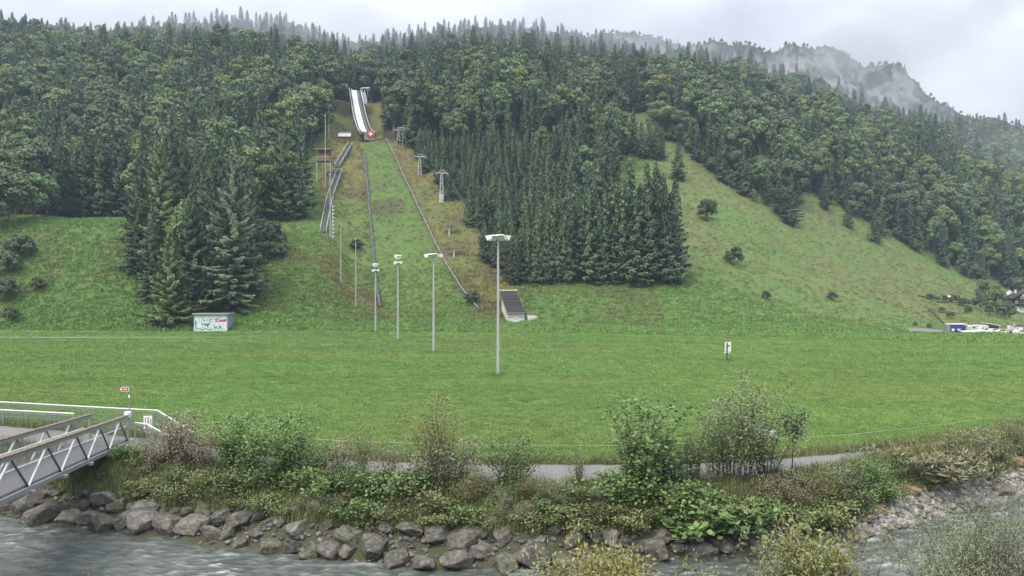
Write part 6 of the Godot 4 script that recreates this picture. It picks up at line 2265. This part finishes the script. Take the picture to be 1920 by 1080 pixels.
func build_grass() -> void:
	var spots := []
	for i in 108000:
		var dep := 38.0 * pow(165.0 / 38.0, pow(rng.randf(), 1.05))
		var px := rng.randf_range(-260.0, 2200.0)
		var x := (px - 960.0) / FOC * dep
		if dep < interp(ROAD_FAR, x) + 0.25:
			continue
		if x < -52.0 and dep > 138.0 and dep < 142.5:
			continue
		var c := ground_colour(x, dep) * rng.randf_range(0.85, 1.6)
		var s := rng.randf_range(0.8, 1.3) * clampf(dep / 70.0, 0.8, 1.7)
		spots.append([x, dep, s, s * rng.randf_range(0.7, 1.2), c])
	grass_field("field_grass", "short green grass of the flat field", [tuft(26, 0.14, 0.42, 0.03), tuft(24, 0.11, 0.42, 0.035), tuft(22, 0.17, 0.36, 0.03)], spots)
	spots = []
	for i in 70000:
		var dep := rng.randf_range(153.0, 345.0)
		if rng.randf() < 0.35:
			dep = rng.randf_range(153.0, 215.0)
		var px := rng.randf_range(-60.0, 1980.0)
		if px > 1000.0 and rng.randf() < 0.25:
			continue
		if in_forest(px, dep) and in_forest(px, dep - 10.0):
			continue
		var x := (px - 960.0) / FOC * dep
		if px > 1700.0 and dep > 200.0 and dep < 214.0:
			continue
		var c := ground_colour(x, dep) * rng.randf_range(0.75, 1.6)
		var s := rng.randf_range(0.7, 1.5) * (0.75 if on_landing(x, dep) else 1.0)
		spots.append([x, dep, s, s * rng.randf_range(0.6, 1.25), c])
	grass_field("hillside_grass", "longer tussocky grass on the hillside and the landing hill", [tuft(26, 0.5, 0.6, 0.1), tuft(22, 0.38, 0.7, 0.11)], spots)
	# taller weeds at the road's edges and on the bank
	spots = []
	for i in 12500:
		var x := rng.randf_range(-38.0, 52.0)
		var dep := 0.0
		if rng.randf() < 0.35:
			dep = interp(ROAD_FAR, x) + rng.randf_range(0.1, 0.9)
		else:
			dep = lerpf(interp(BANK_TOP, x) + 0.2, interp(WATER_LINE, x), rng.randf_range(0.0, 0.62))
		var c := Color(0.15, 0.23, 0.07).lerp(Color(0.23, 0.23, 0.11), rng.randf()) * rng.randf_range(0.8, 1.3)
		spots.append([x, dep, rng.randf_range(0.5, 1.0), rng.randf_range(0.5, 1.3), c])
	for foot in [[934.0, 80.0], [813.0, 106.8], [746.0, 132.0], [704.0, 153.0], [1363.0, 95.0], [667.0, 184.0], [639.0, 192.0], [1325.0, 262.0], [1377.0, 232.0]]:
		var q := at_px(foot[0], foot[1])
		for i in 26:
			spots.append([q.x + rng.randf_range(-0.7, 0.7), -q.z + rng.randf_range(-0.7, 0.7), rng.randf_range(0.5, 0.9), rng.randf_range(0.5, 0.9), Color(0.14, 0.23, 0.06) * rng.randf_range(0.8, 1.2)])
	grass_field("bank_weeds", "rough weeds and tall grass along the road edges and river bank", [tuft(26, 0.55, 0.4, 0.03), tuft(22, 0.4, 0.45, 0.035)], spots)

func build_mist() -> void:
	# thin mist hanging in the upper woods: direction, elevation, depth, size, density
	for a in [[800.0, 95.0, 475.0, Vector3(330, 120, 150), 0.003, "thin mist in the spruces above the inrun"], [440.0, 120.0, 490.0, Vector3(260, 100, 140), 0.0026, "thin mist over the upper left wood"], [1130.0, 90.0, 500.0, Vector3(200, 80, 120), 0.0024, "thin mist on the wooded crest right of the inrun"], [1560.0, 170.0, 500.0, Vector3(300, 70, 130), 0.002, "thin mist along the right wooded crest"], [1900.0, 310.0, 440.0, Vector3(110, 60, 90), 0.0022, "thin mist in the wood at the right edge"]]:
		var f := FogVolume.new()
		f.name = numbered("mist_bank")
		f.shape = RenderingServer.FOG_VOLUME_SHAPE_ELLIPSOID
		f.size = a[3]
		var m := FogMaterial.new()
		m.density = a[4]
		m.albedo = Color(0.9, 0.94, 1.0)
		f.material = m
		f.position = Vector3((a[0] - 960.0) / FOC * a[2], 9.5 + (540.0 - a[1]) / FOC * a[2], -a[2])
		add_child(f)
		tag(f, a[5], "mist", "mist in the upper woods", "stuff")
	# low cloud drifting over the rock ridge and the upper woods: direction, elevation, depth, size, density
	var i := 0
	for a in [[1600.0, 92.0, 735.0, Vector3(95, 50, 70), 0.007, "thick cloud bank over the gap in the rock ridge"], [1690.0, 60.0, 800.0, Vector3(170, 60, 80), 0.005, "cloud bank above the right end of the rock ridge"], [1230.0, 92.0, 740.0, Vector3(90, 26, 60), 0.006, "thin cloud wisp at the left end of the rock ridge"], [1440.0, 128.0, 735.0, Vector3(170, 22, 60), 0.0025, "thin cloud strip along the foot of the rock ridge"], [1700.0, 165.0, 720.0, Vector3(40, 42, 40), 0.004, "small cloud wisp under the rounded summit"]]:
		var f := FogVolume.new()
		f.name = numbered("cloud_bank")
		f.shape = RenderingServer.FOG_VOLUME_SHAPE_ELLIPSOID
		f.size = a[3]
		var m := FogMaterial.new()
		m.density = a[4]
		m.albedo = Color(0.93, 0.95, 0.98)
		f.material = m
		f.position = Vector3((a[0] - 960.0) / FOC * a[2], 9.5 + (540.0 - a[1]) / FOC * a[2], -a[2])
		add_child(f)
		tag(f, a[5], "cloud", "low clouds on the rock ridge", "stuff")
		i += 1
